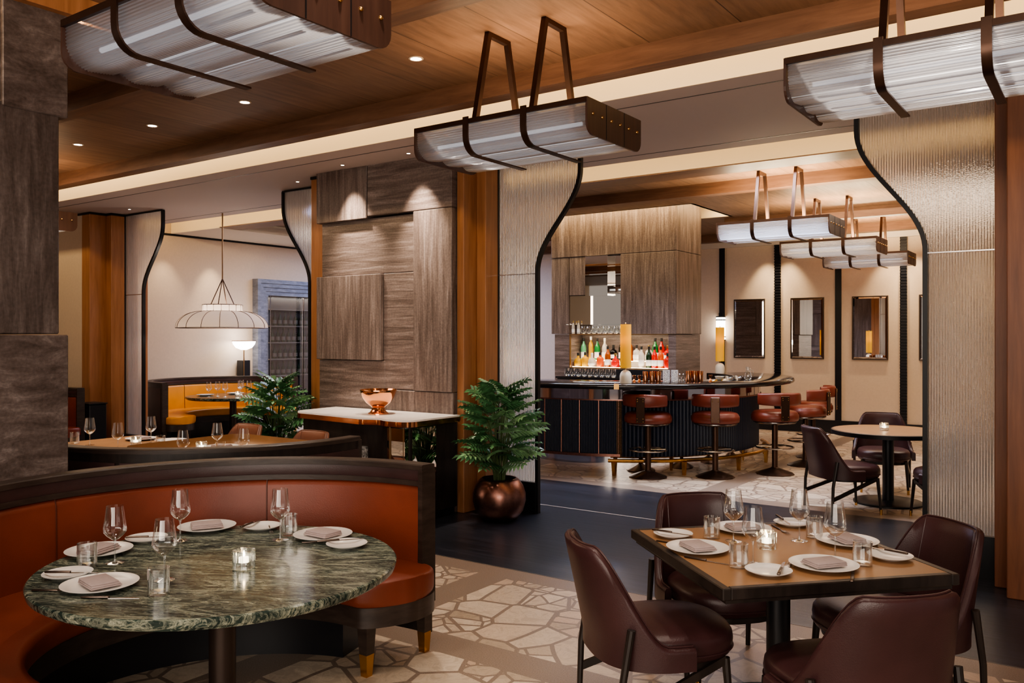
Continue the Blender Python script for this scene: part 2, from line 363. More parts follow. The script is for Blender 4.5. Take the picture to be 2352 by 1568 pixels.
def thing(name, label, cat, loc=(0,0,0), rotz=0, group=None):
    o = bpy.data.objects.new(name, None); C.objects.link(o)
    o.empty_display_size = .1; o.location = loc; o.rotation_euler = (0,0,rotz)
    return tag(o, label, cat, group)
def struct(name, mb, m, ang=0):
    o = obj(name, mb, m, ang=ang); o['kind'] = 'structure'; return o
def kids(o): return [c for c in bpy.data.objects if c.parent == o]
def dup(root, loc, rotz, label, group=None):
    r = root.copy(); C.objects.link(r); r.location = loc; r.rotation_euler = (0,0,rotz); r['label'] = label
    if group: r['group'] = group
    for ch in kids(root):
        c = ch.copy(); C.objects.link(c); c.parent = r
        for g in kids(ch):
            d = g.copy(); C.objects.link(d); d.parent = c
    return r
class Kind:
    """first use moves the model itself, later uses copy it"""
    def __init__(s, root): s.root = root; s.used = False
    def put(s, loc, rotz, label, group=None):
        if not s.used:
            s.used = True; s.root.location = loc; s.root.rotation_euler = (0,0,rotz); s.root['label'] = label
            if group: s.root['group'] = group
            return s.root
        return dup(s.root, loc, rotz, label, group)
# ------------------------------------------------------------------ room shell
ZC, ZS = 3.645, 3.495
struct('floor', MB().box(-16,5,-4,5.06,-.1,0), PAVE)
struct('floor', MB().box(-16,5,5.06,8.5,-.1,0), BLACKF)
struct('floor', MB().box(-16,5,8.5,16,-.1,0), PAVE)
struct('trim_1', MB().box(-16,5,7.195,7.207,0,.0015), simple('inlay', (.55,.5,.45), .4))
struct('trim_2', MB().box(-16,5,5.05,5.062,0,.0015), simple('inlay_dark', (.12,.10,.09), .4))
# dining room ceiling, leaving a slot round the left stone pillar
cm = MB()
cm.box(-4.80,5,-4,5.07,ZC,ZC+.05)
cm.box(-16,-4.80,2.80,5.07,ZC,ZC+.05)
cm.box(-16,-4.80,-4,.2,ZC,ZC+.05)
struct('ceiling', cm, WOODC)
struct('ceiling', MB().box(-16,5,5.07,8.94,4.02,4.06).box(-16,-4.4,-.2,3.2,4.0,4.04), CREAMC)
struct('ceiling', MB().box(-16,5,5.662,7.735,ZS,ZS+.04), SOFFIT)
struct('trim_3', MB().box(-16,5,5.648,5.661,ZS,4.02), CREAMC)
struct('soffit_shadow_line', MB().box(-16,5,5.90,5.912,ZS-.002,ZS+.01).box(-16,5,7.50,7.512,ZS-.002,ZS+.01), BLACK)  # black strips stand in for the shade of the soffit grooves
struct('trim_5', MB().box(-16,5,5.07,5.22,3.5,3.75), BEAM)
struct('trim_6', MB().box(-16,5,3.45,3.60,3.5,ZC), BEAM)
struct('trim_7', MB().box(-16,-4.80,2.74,2.80,3.5,4.0).box(-4.86,-4.80,.2,2.80,3.53,4.0), PILW)
struct('trim_8', MB().box(-11.9,5,8.53,8.94,3.5,ZC), BEAM)
struct('trim_9', MB().box(-16,5,8.518,8.53,3.51,4.02), CREAMC)
struct('trim_10', MB().box(-11.9,5,10.10,10.27,3.5,ZC), BEAM)
struct('trim_11', MB().box(-11.9,-7.75,13.3,13.46,3.5,ZC).box(-5.15,5,13.3,13.46,3.5,ZC), BEAM)
struct('trim_12', MB().box(-11.9,5,15.2,15.48,3.5,ZC), BEAM)
struct('trim_13', MB().box(-13.2,5,15.40,15.48,3.40,3.5), WHITEC)
bc = MB()
bc.box(-11.9,5,8.94,11.55,ZC,ZC+.05).box(-4.98,5,11.55,15.5,ZC,ZC+.05).box(-11.9,-7.85,11.55,15.5,ZC,ZC+.05).box(-7.85,-4.98,13.1,15.5,ZC,ZC+.05)
struct('ceiling', bc, WOODC)
struct('ceiling', MB().box(-8.3,-4.6,11.2,13.4,4.1,4.14).box(-7.9,-7.85,11.5,13.1,ZC,4.1).box(-4.98,-4.93,11.5,13.1,ZC,4.1).box(-7.85,-4.98,13.05,13.1,ZC,4.1).box(-7.9,-4.93,11.5,11.55,ZC,4.1), CREAMC)
struct('ceiling', MB().box(-13.3,-11.9,8.52,15.5,ZS,ZS+.12), WHITEC)
struct('wall_back', MB().box(-13.3,5,15.48,15.6,0,4.1), CREAMW)
struct('wall_left', MB().box(-13.4,-13.25,6.45,15.6,0,4.1), CREAMW)
struct('wall_front', MB().box(-16,-11.9,6.375,6.5,0,ZS), CREAMW)
struct('wall_right', MB().box(-.42,5,6.40,7.2,0,ZS), PILD)
struct('wall_far', MB().box(-16.1,-16,-4,6.4,0,4.1), CREAMW)
struct('trim_14', MB().box(-13.25,-13.235,8.2,15.4,3.46,3.495), BLACK)
struct('trim_15', MB().box(-16,-11.9,6.36,6.376,3.465,3.495), BLACK)
struct('baseboard_back', MB().box(-13.2,5,15.44,15.48,0,.24), BLACKP)
struct('baseboard_left', MB().box(-13.25,-13.22,6.5,15.4,0,.2), BLACKP)
def strip(name, x0, x1, ribbed):
    m = MB().box(x0,x1,15.455,15.481,.24,3.4)
    if ribbed:
        k = .27
        while k < 3.38: m.box(x0,x1,15.43,15.456,k,k+.028); k += .05
    struct(name, m, BLACKP)
strip('trim_16',-6.087,-5.983,False); strip('trim_17',-5.025,-4.913,True); strip('trim_18',-3.955,-3.849,False); strip('trim_19',-2.893,-2.785,True); strip('trim_20',-1.83,-1.73,False)
strip('trim_21',-9.3,-9.2,False); strip('trim_22',-8.2,-8.1,True)
# ------------------------------------------------------------------ stone pillars
def blocks(name, label, loc, defs):
    t = thing(name, label, 'pillar', loc)
    for x0,x1,y0,y1,z0,z1,m in defs:
        obj('stone_block', MB().rbox(x0,x1,y0,y1,z0,z1,.006,1), m, t, ang=30)
    return t
X0, Y0 = -6.145, 6.375
def bx(x0, x1, pro, z0, z1, m): return (x0-X0, x1-X0, -pro, .45, z0, z1, m)
blocks('stone_pillar', 'wide grey-brown travertine pillar behind the console with the copper bowl', (X0,Y0,0), [
    bx(-7.10,-6.333,.055,2.945,3.72,STV), bx(-6.327,-5.19,.05,2.965,3.72,STH), bx(-5.687,-5.19,.05,1.17,2.962,STV),
    bx(-7.07,-5.693,0,2.365,2.95,STH), bx(-7.10,-6.133,.055,1.465,2.36,STV), bx(-6.127,-5.693,.015,1.17,2.36,STH),
    bx(-7.09,-6.10,.02,0,1.46,STH), bx(-6.095,-5.19,.03,0,1.165,STV)])
XC, YC = -4.88, 1.5
blocks('stone_pillar', 'dark travertine pillar rising behind the orange booth at the left', (XC,YC,0), [
    (-.95,.012,-.9,.93,1.72,2.98,STDV), (-.95,.018,-.9,.98,0,1.715,STD), (-.95,.0,-.9,.62,2.985,4.0,STDV), (-.95,.024,.625,.975,2.95,4.0,STD)])
PX, PY = -6.47, 11.9
def px(x0,x1,pro,z0,z1,m,dep=.9): return (x0-PX,x1-PX,-pro,dep,z0,z1,m)
bp_ = blocks('stone_pillar', 'travertine pillar behind the bar holding the lit bottle niche', (PX,PY,0), [
    px(-7.60,-6.935,.03,3.02,4.1,STV), px(-6.93,-5.34,.05,3.02,4.1,STV), px(-7.60,-7.255,.02,1.76,3.015,STV), px(-7.25,-6.935,.02,2.39,3.015,STV),
    px(-6.29,-5.34,.05,1.755,3.015,STV), px(-7.55,-7.24,0,0,1.755,STH), px(-5.49,-5.36,.02,0,1.75,STH), px(-7.24,-5.49,0,0,1.20,STH),
    px(-7.24,-5.49,-.38,1.20,1.755,STH), px(-7.25,-6.29,-.12,1.756,3.015,STH)])
obj('niche_frame', MB().box(-.775,.985,-.03,0,1.2,1.22).box(-.775,-.76,-.03,0,1.22,1.75).box(-.775,.985,-.03,0,1.742,1.758), GOLDB, bp_, ang=0)
obj('niche_step', MB().box(-.76,.97,.20,.38,1.22,1.32), CREAMC, bp_, ang=0)
obj('mirror_panel', MB().box(-.45,-.04,-.07,.12,2.37,3.01), MIRROR, bp_, ang=0)
obj('mirror_panel', MB().box(-.04,.175,.06,.12,2.37,3.01), MIRROR, bp_, ang=0)
obj('mirror_panel', MB().box(-.775,-.385,-.01,.10,1.91,2.38), MIRROR, bp_, ang=0)
obj('mirror_panel', MB().box(-.385,.175,.03,.10,1.78,2.37), MIRROR, bp_, ang=0)
obj('glass_shelf', MB().box(-.79,.19,-.10,.05,1.905,1.915), GLASSB, bp_, ang=0)
obj('led_strip', MB().box(-.74,.95,.01,.03,1.221,1.226), LEDW, bp_, ang=0)
obj('led_strip', MB().box(-.74,.95,.22,.24,1.321,1.326), LEDW, bp_, ang=0)
# ------------------------------------------------------------------ pilasters and glass screens
def pilaster(x0, x1, y0, y1, label, PILW=PILW):
    t = thing('wooden_pilaster', label, 'pilaster', ((x0+x1)/2,(y0+y1)/2,0))
    w, d = (x1-x0)/2, (y1-y0)/2
    obj('shaft', MB().rbox(-w,w,-d,d,.0,ZS-.03,.006,1), PILW, t); obj('top_trim', MB().box(-w-.005,w+.005,-d-.005,d+.005,ZS-.03,ZS), BLACK, t, ang=0)
pilaster(-5.185,-5.10,6.40,6.98,'outer step of the orange wooden pilaster right of the wide stone pillar')
pilaster(-5.098,-4.985,6.60,6.98,'inner step of the wooden pilaster touching the glass screen behind the copper pot')
pilaster(-7.30,-7.105,6.42,6.98,'narrow wooden pilaster on the left side of the wide stone pillar')
pilaster(-12.1,-11.88,6.36,6.72,'broad wooden pilaster beside the cream wall at far left')
pilaster(-11.88,-11.74,6.60,6.98,'wooden pilaster touching the far left glass screen')
pilaster(-11.74,-11.66,6.95,7.12,'slim wooden post behind the far left glass screen')
pilaster(-.64,-.55,6.60,6.98,'slim wooden pilaster touching the large glass screen at right', PILD)
pilaster(-.548,-.425,6.36,6.98,'wooden pilaster at the right edge of the room', PILD)
def screen(xs, xw, sgn, label):
    """xs: straight edge; grows toward sgn; wide at top .93, narrow .46 below"""
    t = thing('glass_screen', label, 'screen', (xs,6.82,0))
    H = ZS-.02; zb = .30; zj = 2.32
    wn, wt = .46, .94
    def curve(z):
        if z <= 2.34: return wn
        if z >= 3.28: return wt
        k = (z-2.34)/.94; return wn+(wt-wn)*(1-cos(pi*k))/2
    def panel(z0, z1, n):
        outl = [(0,z0)]+[(sgn*(curve(z0+(z1-z0)*k/n)-.01), z0+(z1-z0)*k/n) for k in range(n+1)]+[(0,z1)]
        m = MB(); N = len(outl)
        m.add([(x,0,z) for x,z in outl], [tuple(range(N))]); return m
    obj('glass_pane', panel(zb,zj-.003,1), REED, t, ang=0)
    obj('glass_pane', panel(zj+.003,H,28), REED, t, ang=0)
    pts = [(sgn*curve(z), z) for z in [0,1.,2.]+[2.2+1.29*k/30 for k in range(30)]+[H]]
    fr = MB(); N = len(pts); w = .016; vs = []
    for k,(x,z) in enumerate(pts):
        a = pts[max(k-1,0)]; b = pts[min(k+1,N-1)]; dx,dz = b[0]-a[0], b[1]-a[1]; l = sqrt(dx*dx+dz*dz); nx, nz = dz/l, -dx/l
        for s1, s2 in ((-1,-1),(1,-1),(1,1),(-1,1)): vs.append((x+nx*w*s1, .022*s2, z+nz*w*s1))
    fs = []
    for k in range(N-1):
        for i in range(4): j=(i+1)%4; fs.append((k*4+i,(k+1)*4+i,(k+1)*4+j,k*4+j))
    fr.add(vs, fs+[(0,1,2,3),tuple((N-1)*4+i for i in (3,2,1,0))])
    a, b = sorted((0, sgn*(wt+.01))); fr.box(a,b,-.022,.022,H-.006,H+.012)
    a, b = sorted((0, -sgn*.022)); fr.box(a,b,-.022,.022,0,H)
    obj('frame', fr, BLACK, t)
    a, b = sorted((0, sgn*wn)); obj('base', MB().box(a,b,-.045,.045,0,zb), BLACKP, t, ang=0)
    obj('joint_clip', MB().box(a,b,-.008,.008,zj-.004,zj+.004), STEEL, t, ang=0)
screen(-4.98,0,1,'curved ribbed glass screen behind the potted plant in the copper pot')
screen(-.645,0,-1,'curved ribbed glass screen at the right, beside the wooden pilaster')
screen(-7.305,0,-1,'curved ribbed glass screen half hidden at the left side of the wide stone pillar')
screen(-11.74,0,1,'curved ribbed glass screen farthest left, next to the far wooden pilasters')
# ------------------------------------------------------------------ pendants
def pendant():
    t = thing('ribbed_pendant_lamp', 'x', 'pendant lamp', group='ribbed glass trough pendants')
    L, W, H = 1.275, .66, .205
    hx, hy = L/2, W/2
    def J(y0, w, top, zb):
        pts = []; r = .105
        path = [(y0, top), (y0, zb+r)]
        for k in range(1,9): a = pi+ (pi/2)*k/8; path.append((y0+r+r*cos(a), zb+r+r*sin(a)))
        path.append((y0+w, zb+.012))
        # corrugate
        dense = []
        for a, b in zip(path[:-1], path[1:]):
            l = sqrt((a[0]-b[0])**2+(a[1]-b[1])**2); n = max(1, round(l/.0035))
            for i in range(n): dense.append((a[0]+(b[0]-a[0])*i/n, a[1]+(b[1]-a[1])*i/n))
        dense.append(path[-1]); out = []
        for i, p in enumerate(dense):
            a = dense[max(i-1,0)]; b = dense[min(i+1,len(dense)-1)]; dx, dy = b[0]-a[0], b[1]-a[1]; l = sqrt(dx*dx+dy*dy) or 1
            k = .0022*(1 if (i//2) % 2 else -1); out.append((p[0]+dy/l*k, p[1]-dx/l*k))
        return out
    for i in range(3):
        pr = J(-hy+.012+i*.213, .208, -.025 if i == 0 else -.085, -H+.014)
        m = MB(); n = len(pr); x0, x1 = -hx+.012, hx-.012
        m.add([(x0,y,z) for y,z in pr]+[(x1,y,z) for y,z in pr], [(k,k+1,n+k+1,n+k) for k in range(n-1)])
        obj('ribbed_glass', m, LGLASS, t, ang=0)
        obj('lamp_tube', MB().tube([(-hx+.10,-hy+.12+i*.213,-.115),(hx-.10,-hy+.12+i*.213,-.115)], .012, 8), TUBE, t)
    for sx in (-1, 1):
        outl = [(-hy,.0),(-hy,-H+.07)]+[(-hy+.07+.07*cos(pi+pi/2*k/5), -H+.07+.07*sin(pi+pi/2*k/5)) for k in range(1,6)]
        outl += [(hy-.07+.07*cos(-pi/2+pi/2*k/5), -H+.07+.07*sin(-pi/2+pi/2*k/5)) for k in range(0,6)]+[(hy,0)]
        a, b = (hx-.006, hx+.006) if sx > 0 else (-hx-.006, -hx+.006)
        m = MB(); n = len(outl)
        m.add([(a,y,z) for y,z in outl]+[(b,y,z) for y,z in outl], [tuple(range(n)), tuple(range(2*n-1,n-1,-1))]+[(k,(k+1)%n,n+(k+1)%n,n+k) for k in range(n)])
        for yy in (-.11,.11): m.box(b-.001 if sx>0 else a-.002, b+.002 if sx>0 else a+.001, yy-.0025,yy+.0025,-H+.002,-.002, 1)
        pl = obj('end_plate', m, [BRONZEP, BLACK], t, ang=0)
        for k in range(6):
            yy = -.27+k*.108
            bm_ = MB().lathe([(.0095,0),(.0095,.004),(.006,.009),(0.001,.011)], 10)
            bm_.v = [(sx*(hx+.006+z), yy+x, -.085+y) for x,y,z in bm_.v]
            obj('bolt', bm_, BRASS, pl)
    rail = MB().box(-hx,hx,-hy-.004,-hy+.012,-.03,0).box(-hx,hx,hy-.012,hy+.004,-.03,0)
    for x in (-hx+.02, -.215, .215, hx-.02): rail.box(x-.015,x+.015,-hy,hy,-.02,-.002)
    obj('top_frame', rail, BRONZE, t, ang=0)
    for x in (-.215, .215):
        m = MB(); e = .007
        path = [(-hy-.006,.012),(-hy-.006,-H+.105)]+[(-hy-.006+.105+.105*cos(pi+pi/2*k/6), -H+.099+.105*sin(pi+pi/2*k/6)) for k in range(1,7)]+[(hy-.03,-H-.006)]
        n = len(path); vs = []
        for k,(y,z) in enumerate(path):
            a = path[max(k-1,0)]; b = path[min(k+1,n-1)]; dy, dz = b[0]-a[0], b[1]-a[1]; l = sqrt(dy*dy+dz*dz); ny, nz = dz/l*.004, -dy/l*.004
            for xx, s in ((-.021,1),(.021,1),(.021,-1),(-.021,-1)): vs.append((x+xx, y+ny*s, z+nz*s))
        fs = []
        for k in range(n-1):
            for i in range(4): j=(i+1)%4; fs.append((k*4+i,(k+1)*4+i,(k+1)*4+j,k*4+j))
        m.add(vs, fs+[(0,1,2,3),tuple((n-1)*4+i for i in (3,2,1,0))]); obj('strap', m, BRONZE, t)
        zt = ZC-3.045
        h = MB().bar((x,-.245,-.02),(x,-.10,zt), .034, .034, up=(1,0,0)).bar((x,.245,-.02),(x,.10,zt), .034, .034, up=(1,0,0)).box(x-.017,x+.017,-.117,.117,zt-.03,zt)
        obj('hanger', h, GOLDB if False else BRONZE, t, ang=0)
    return Kind(t)
PEN = pendant()
for x, y, lab in ((-3.017,4.41,'ribbed glass pendant hanging in the middle, in front of the screen with the plant'),
                  (-2.99,2.15,'ribbed glass pendant nearest the camera, above the green marble table'),
                  (-.64,4.41,'ribbed glass pendant cut off at the upper right edge'),
                  (-9.75,4.41,'far ribbed pendant whose bronze end peeks out beside the dark left pillar'),
                  (-3.13,9.82,'ribbed pendant over the bar, first and largest of the three in the bar room'),
                  (-3.15,12.21,'ribbed pendant over the bar, middle of the three in the bar room'),
                  (-3.18,14.50,'ribbed pendant farthest back, last of the three in the bar room')):
    PEN.put((x,y,3.045), 0, lab)
# ------------------------------------------------------------------ downlights
def downlight():
    t = thing('ceiling_downlight', 'x', 'downlight')
    obj('trim_ring', MB().lathe([(.052,0),(.052,-.004),(.040,-.006),(.036,.0)], 20, cap0=False), WHITEC, t)
    obj('lens', MB().lathe([(.036,-.001),(.001,-.0015)], 20, cap0=False), DLG, t)
    return Kind(t)
DL = downlight()
for x, lab in ((-3.95*1.0625+.25,'round downlight in the wood ceiling, nearest, beside the middle pendant'), (-5.83,'round downlight in the wood ceiling under the corner of the near pendant'),
               (-7.17,'round downlight in the wood ceiling, third from the middle pendant'), (-8.48,'round downlight in the wood ceiling farthest left, beside the dark pillar')):
    DL.put((x if x > -4.2 and False else x, 4.42, ZC), 0, lab, 'wood ceiling downlights')
def spotfix():
    t = thing('small_spotlight', 'x', 'spotlight')
    obj('lens', MB().lathe([(.018,-.001),(.001,-.004)], 12, cap0=False), DLG, t)
    obj('trim_ring', MB().lathe([(.024,0),(.024,-.003),(.018,-.003)], 12, cap0=False), WHITEC, t)
    return Kind(t)
SF = spotfix()
for x, y, lab in ((-6.52,6.16,'small spotlight in the soffit over the left part of the wide stone pillar'),(-5.58,6.14,'small spotlight in the soffit over the right part of the wide stone pillar'),
                  (-11.2,6.56,'tiny soffit spotlight above the far left glass screen'),(-7.64,6.52,'tiny soffit spotlight above the glass screen left of the wide pillar')):
    SF.put((x,y,ZS), 0, lab, 'soffit spotlights')
# ------------------------------------------------------------------ curved booths
BR = 1.30
def booth(label, leather, loc, rotz, a0=88, a1=272, outer=None, group=None):
    t = thing('curved_booth', label, 'booth', loc, rotz, group)
    A0, A1 = R_(a0), R_(a1)
    ext = R_(9)
    def shr(a):
        d = max(A0-a, a-A1, 0); return sqrt(max(0.02, 1-(d/ext)**2)) if d > 0 else 1.
    def fine(prof, n=72, s=True):
        m = MB(); secs = []
        angs = [A0-ext*cos(pi/2*k/10) for k in range(11)]+[A0+(A1-A0)*k/n for k in range(1,n)]+[A1+ext*sin(pi/2*k/10) for k in range(11)]
        rm = (min(p[0] for p in prof)+max(p[0] for p in prof))/2
        for a in angs:
            q = shr(a); secs.append([((rm+(r-rm)*q)*cos(a), (rm+(r-rm)*q)*sin(a), z) for r, z in prof])
        m.stack(secs); return m
    def cush(r0, r1, z0, z1, e):
        p = []
        for cx_, cz_, b in ((r1-e,z0+e,-90),(r1-e,z1-e,0),(r0+e,z1-e,90),(r0+e,z0+e,180)):
            for k in range(5): a = R_(b+90*k/4); p.append((cx_+e*cos(a), cz_+e*sin(a)))
        return p
    obj('seat_cushion', fine(cush(.72,1.25,.37,.49,.035)), leather, t, ang=50)
    obj('seat_apron', fine([(.745,.27),(1.25,.27),(1.25,.37),(.745,.37)]), CAPW, t, ang=40)
    obj('plinth', MB().arc([(.98,0),(1.22,0),(1.22,.27),(.98,.27)], A0+R_(18), A1-R_(18), 40), BLACKP, t)
    obj('backrest', MB().arc([(1.212,.46),(1.268,.46),(1.268,.895),(1.243,.895),(1.228,.885),(1.220,.86)], A0+R_(1.2), A1-R_(1.2), 72), leather, t, ang=50)
    obj('lower_rail', MB().arc([(1.222,.897),(1.27,.897),(1.27,.925),(1.222,.925)], A0, A1, 72), CAPW, t)
    obj('leather_band', MB().arc([(1.229,.925),(1.27,.925),(1.27,.985),(1.229,.985),(1.223,.955)], A0+R_(1.2), A1-R_(1.2), 72), BROWNL, t, ang=50)
    obj('cap_rail', MB().arc([(1.212,.985),(BR+.01,.985),(BR+.01,1.010),(BR+.004,1.016),(1.218,1.016),(1.212,1.01)], A0-R_(.3), A1+R_(.3), 72), CAPW, t)
    obj('back_shell', MB().arc([(1.265,.10),(BR,.10),(BR,.985),(1.265,.985)], A0, A1, 72), DARKW, t)
    ob = MB()
    n = 6
    for k in range(n):
        b0 = A0+(A1-A0)*(k+.03)/n; b1 = A0+(A1-A0)*(k+.97)/n
        ob.arc([(BR-.005,.2),(BR+.012,.2),(BR+.016,.55),(BR+.012,.93),(BR-.005,.93)], b0, b1, 14)
    obj('outer_panel', ob, BROWNL, t, ang=40)
    for a in (A0, A1):
        s = -1 if a == A0 else 1
        m = MB().arc([(1.208,.27),(BR+.01,.27),(BR+.01,.99),(1.208,.99)], a-R_(.6), a+R_(.9), 1); obj('end_post', m, CAPW, t, ang=0)
        for r, da in ((1.26, 1), (.84, 1.5)):
            aa = a-s*R_(da); x, y = r*cos(aa), r*sin(aa)
            lg = obj('leg', MB().stack([[(x+sx*w, y+sy*w, z) for sx,sy in ((-1,-1),(1,-1),(1,1),(-1,1))] for z, w in ((.11,.026),(.30,.036))]), CAPW, t, ang=0)
            obj('brass_tip', MB().stack([[(x+sx*w, y+sy*w, z) for sx,sy in ((-1,-1),(1,-1),(1,1),(-1,1))] for z, w in ((0,.02),(.112,.0265))]), BRASS, lg, ang=0)
    sml = simple('seam_'+leather.name, tuple(.4*c for c in (.2,.04,.015)), .5)
    for k in (1,2,3):
        sm = MB(); a = A0+(A1-A0)*(k-.12)/3.6; sm.tube([(1.210*cos(a),1.210*sin(a),.48),(1.218*cos(a),1.218*sin(a),.86),(1.230*cos(a),1.230*sin(a),.896)], .0035, 6)
        obj('seam', sm, sml, t)
    return t
TCX, TCY = -3.056, 2.204
booth('large curved booth in orange leather round the green marble table in the foreground', ORANGE, (TCX,TCY,0), 0)
booth('curved booth in yellow leather by the pale far left wall', YELLOW, (-11.74,8.67,0), 0)
booth('dark leather backed booth seen from behind, between the orange booth and the tan tables', BURG, (-5.55,4.0,0), R_(-225), a0=90, a1=233)
booth('far booth in red leather seen past the dark left pillar', RUST, (-11.45,4.72,0), 0)
t = thing('low_cabinet', 'low black cabinet beside the far red booth near the cream wall', 'cabinet', (-11.52,6.2,0))
obj('body', MB().rbox(-.16,.16,-.12,.12,.05,.78,.008,1), BLACKP, t); obj('top', MB().rbox(-.17,.17,-.13,.13,.78,.80,.004,1), BLACK, t); obj('plinth', MB().box(-.15,.15,-.11,.11,0,.05), BLACK, t)
# ------------------------------------------------------------------ tables
def round_table(label, loc, r, top, name='round_table', brk=None, thick=.028):
    t = thing(name, label, 'table', loc)
    zt = .75
    pr = [(r-.05,-thick-.02),(r-.03,-thick-.02),(r-.02,-thick-.005),(r-.004,-thick-.003),(r,-thick*.6),(r,-.006),(r-.006,0),(r-.05,0),(.001,0)]
    obj('tabletop', MB().lathe(pr, 96, z=zt), top, t, ang=40)
    if brk: obj('table_edge', MB().lathe([(r-.055,-.05),(r+.004,-.045),(r+.006,-.004),(r-.014,.0015)], 96, z=zt, cap0=False), brk, t)
    obj('pedestal', MB().lathe([(.055,.03),(.055,.69),(.16,.69),(.16,.70)], 32), PEDB if not brk else BLACK, t)
    obj('base', MB().lathe([(.335,0),(.335,.018),(.32,.026),(.06,.034),(.001,.034)], 64), BLACK, t)
    return t
round_table('large round green marble pedestal table set for four inside the orange booth', (TCX,TCY,0), .728, GREEN, 'marble_table')
round_table('far round green marble table inside the yellow booth', (-11.74,8.67,0), .74, GREEN, 'marble_table')
round_table('round tan topped table with a black base in the bar room', (-1.86,9.33,0), .545, TANW, 'bistro_table', BLACK)
t = thing('square_table', 'square tan leather topped dining table with dark wooden rim at right', 'table', (-1.213,3.782,0), atan2(-.697,.745))
hw = .512
obj('tabletop', MB().rbox(-hw+.03,hw-.03,-hw+.03,hw-.03,.71,.7505,.002,1), TANW, t, ang=0)
rim = MB()
for a, b in (((-hw,-hw),(hw,-hw+.035)),((-hw,hw-.035),(hw,hw)),((-hw,-hw+.035),(-hw+.035,hw-.035)),((hw-.035,-hw+.035),(hw,hw-.035))): rim.rbox(a[0],b[0],a[1],b[1],.706,.752,.004,1)
for a, b in (((-hw+.02,-hw+.02),(hw-.02,-hw+.05)),((-hw+.02,hw-.05),(hw-.02,hw-.02)),((-hw+.02,-hw+.05),(-hw+.05,hw-.05)),((hw-.05,-hw+.05),(hw-.02,hw-.05))): rim.box(a[0],b[0],a[1],b[1],.688,.71)
obj('table_rim', rim, DARKW, t, ang=30)
obj('pedestal', MB().lathe([(.052,.03),(.052,.67),(.15,.67),(.15,.69)], 32), BLACK, t)
obj('base', MB().lathe([(.34,0),(.34,.018),(.32,.026),(.06,.034),(.001,.034)], 64), BLACK, t)
t = thing('wooden_table', 'long tan wooden table behind the dark booth, set with glasses and plates', 'table', (-7.14,4.14,0))
obj('tabletop', MB().rbox(-.60,.60,-.46,.50,.715,.75,.012,2), TANW, t)
for sx in (-1,1): obj('pedestal', MB().lathe([(.25,0),(.25,.02),(.045,.03),(.045,.70),(.12,.715)], 24, c=(sx*.33,0)), BLACK, t)
t = thing('wooden_table', 'tan wooden table inside the curve of the dark booth', 'table', (-5.74,4.22,0))
obj('tabletop', MB().rbox(-.70,.66,-.52,.60,.715,.75,.12,6), TANW, t)
obj('pedestal', MB().lathe([(.30,0),(.30,.02),(.05,.03),(.05,.70),(.14,.715)], 24), BLACK, t)
# ------------------------------------------------------------------ chairs
def superell(a, b, n, e=2.5, cy=0):
    o = []
    for k in range(n):
        t = 2*pi*k/n; c, s = cos(t), sin(t)
        o.append((a*abs(c)**(2/e)*(1 if c>=0 else -1), cy+b*abs(s)**(2/e)*(1 if s>=0 else -1)))
    return o
def chair(leather, dark=DARKW):
    t = thing('dining_chair', 'x', 'chair')
    # seat
    lv = [(.345,.90),(.355,.955),(.375,.985),(.41,1.0),(.438,.985),(.456,.94),(.467,.84),(.475,.6),(.478,.25)]
    m = MB(); n = 56
    m.stack([[(x*k, .02+y*k, z) for x,y in superell(.272,.282,n,2.6)] for z, k in lv]); obj('seat', m, leather, t, ang=60)
    obj('seat_piping', MB().tube([(x*.985,.02+y*.985,.378) for x,y in superell(.274,.284,n,2.6)], .005, 6, closed=True), leather, t)
    # wrap-around shell
    def sm(x): x = max(0, min(1, x)); return x*x*(3-2*x)
    def top(p):
        a = abs(p); return .425+.395*(1-sm((a-.50)/(1.42-.50)))**1.0
    secs = []; N = 44; P1 = 1.62
    for k in range(N+1):
        p = -P1+2*P1*k/N
        zt = top(p); zb = .345; th = .038; loop = []
        zs = [zb+(zt-zb)*i/9 for i in range(10)]
        def pt(z, off):
            e = 2.6; s_, c_ = sin(p), cos(p)
            ax, by = .288+off, .288+off
            x = ax*abs(s_)**(2/e)*(1 if s_>=0 else -1); y = -by*abs(c_)**(2/e)*(1 if c_>=0 else -1)
            lean = max(0, z-.41)
            return (x*(1-lean*.10), .0+y-lean*.22*max(0,cos(p))**.7, z)
        for z in zs: loop.append(pt(z, 0))
        loop += [pt(zt+.012, th*.25), pt(zt+.012, th*.75)]
        for z in reversed(zs): loop.append(pt(z, th))
        secs.append(loop)
    m = MB().stack(secs); obj('back_shell', m, leather, t, ang=60)
    # edge piping following the shell top
    pp = [s[10] for s in secs]; obj('back_piping', MB().tube([(x,y,z+.002) for x,y,z in pp], .0045, 6), leather, t)
    # two vertical seams on the inside
    for sx in (-1,1):
        k = N//2+sx*7; s = secs[k]; obj('seam', MB().tube([s[i] for i in range(3,11)], .0028, 5), leather, t)
    for sx in (-1,1):
        lg = obj('leg', MB().tube([(sx*.290,-.285,0),(sx*.290,-.275,.28),(sx*.292,-.235,.52)], .013, 10, r1=.017), dark, t)
        fl = obj('leg', MB().tube([(sx*.235,.235,.0),(sx*.215,.21,.35)], .011, 10, r1=.018), dark, t)
        obj('brass_tip', MB().lathe([(.0125,0),(.0135,.05)], 12, c=(sx*.2345,.2345)), BRASS, fl)
        obj('stretcher', MB().bar((sx*.22,.21,.345),(sx*.290,-.275,.16), .018, .034), dark, t, ang=0)
    obj('seat_frame', MB().stack([[(x*.86,.02+y*.86,z) for x,y in superell(.272,.282,32,2.6)] for z in (.315,.35)]), dark, t)
    return Kind(t)
CH = chair(BURG)
cx_, cy_ = -1.213, 3.782
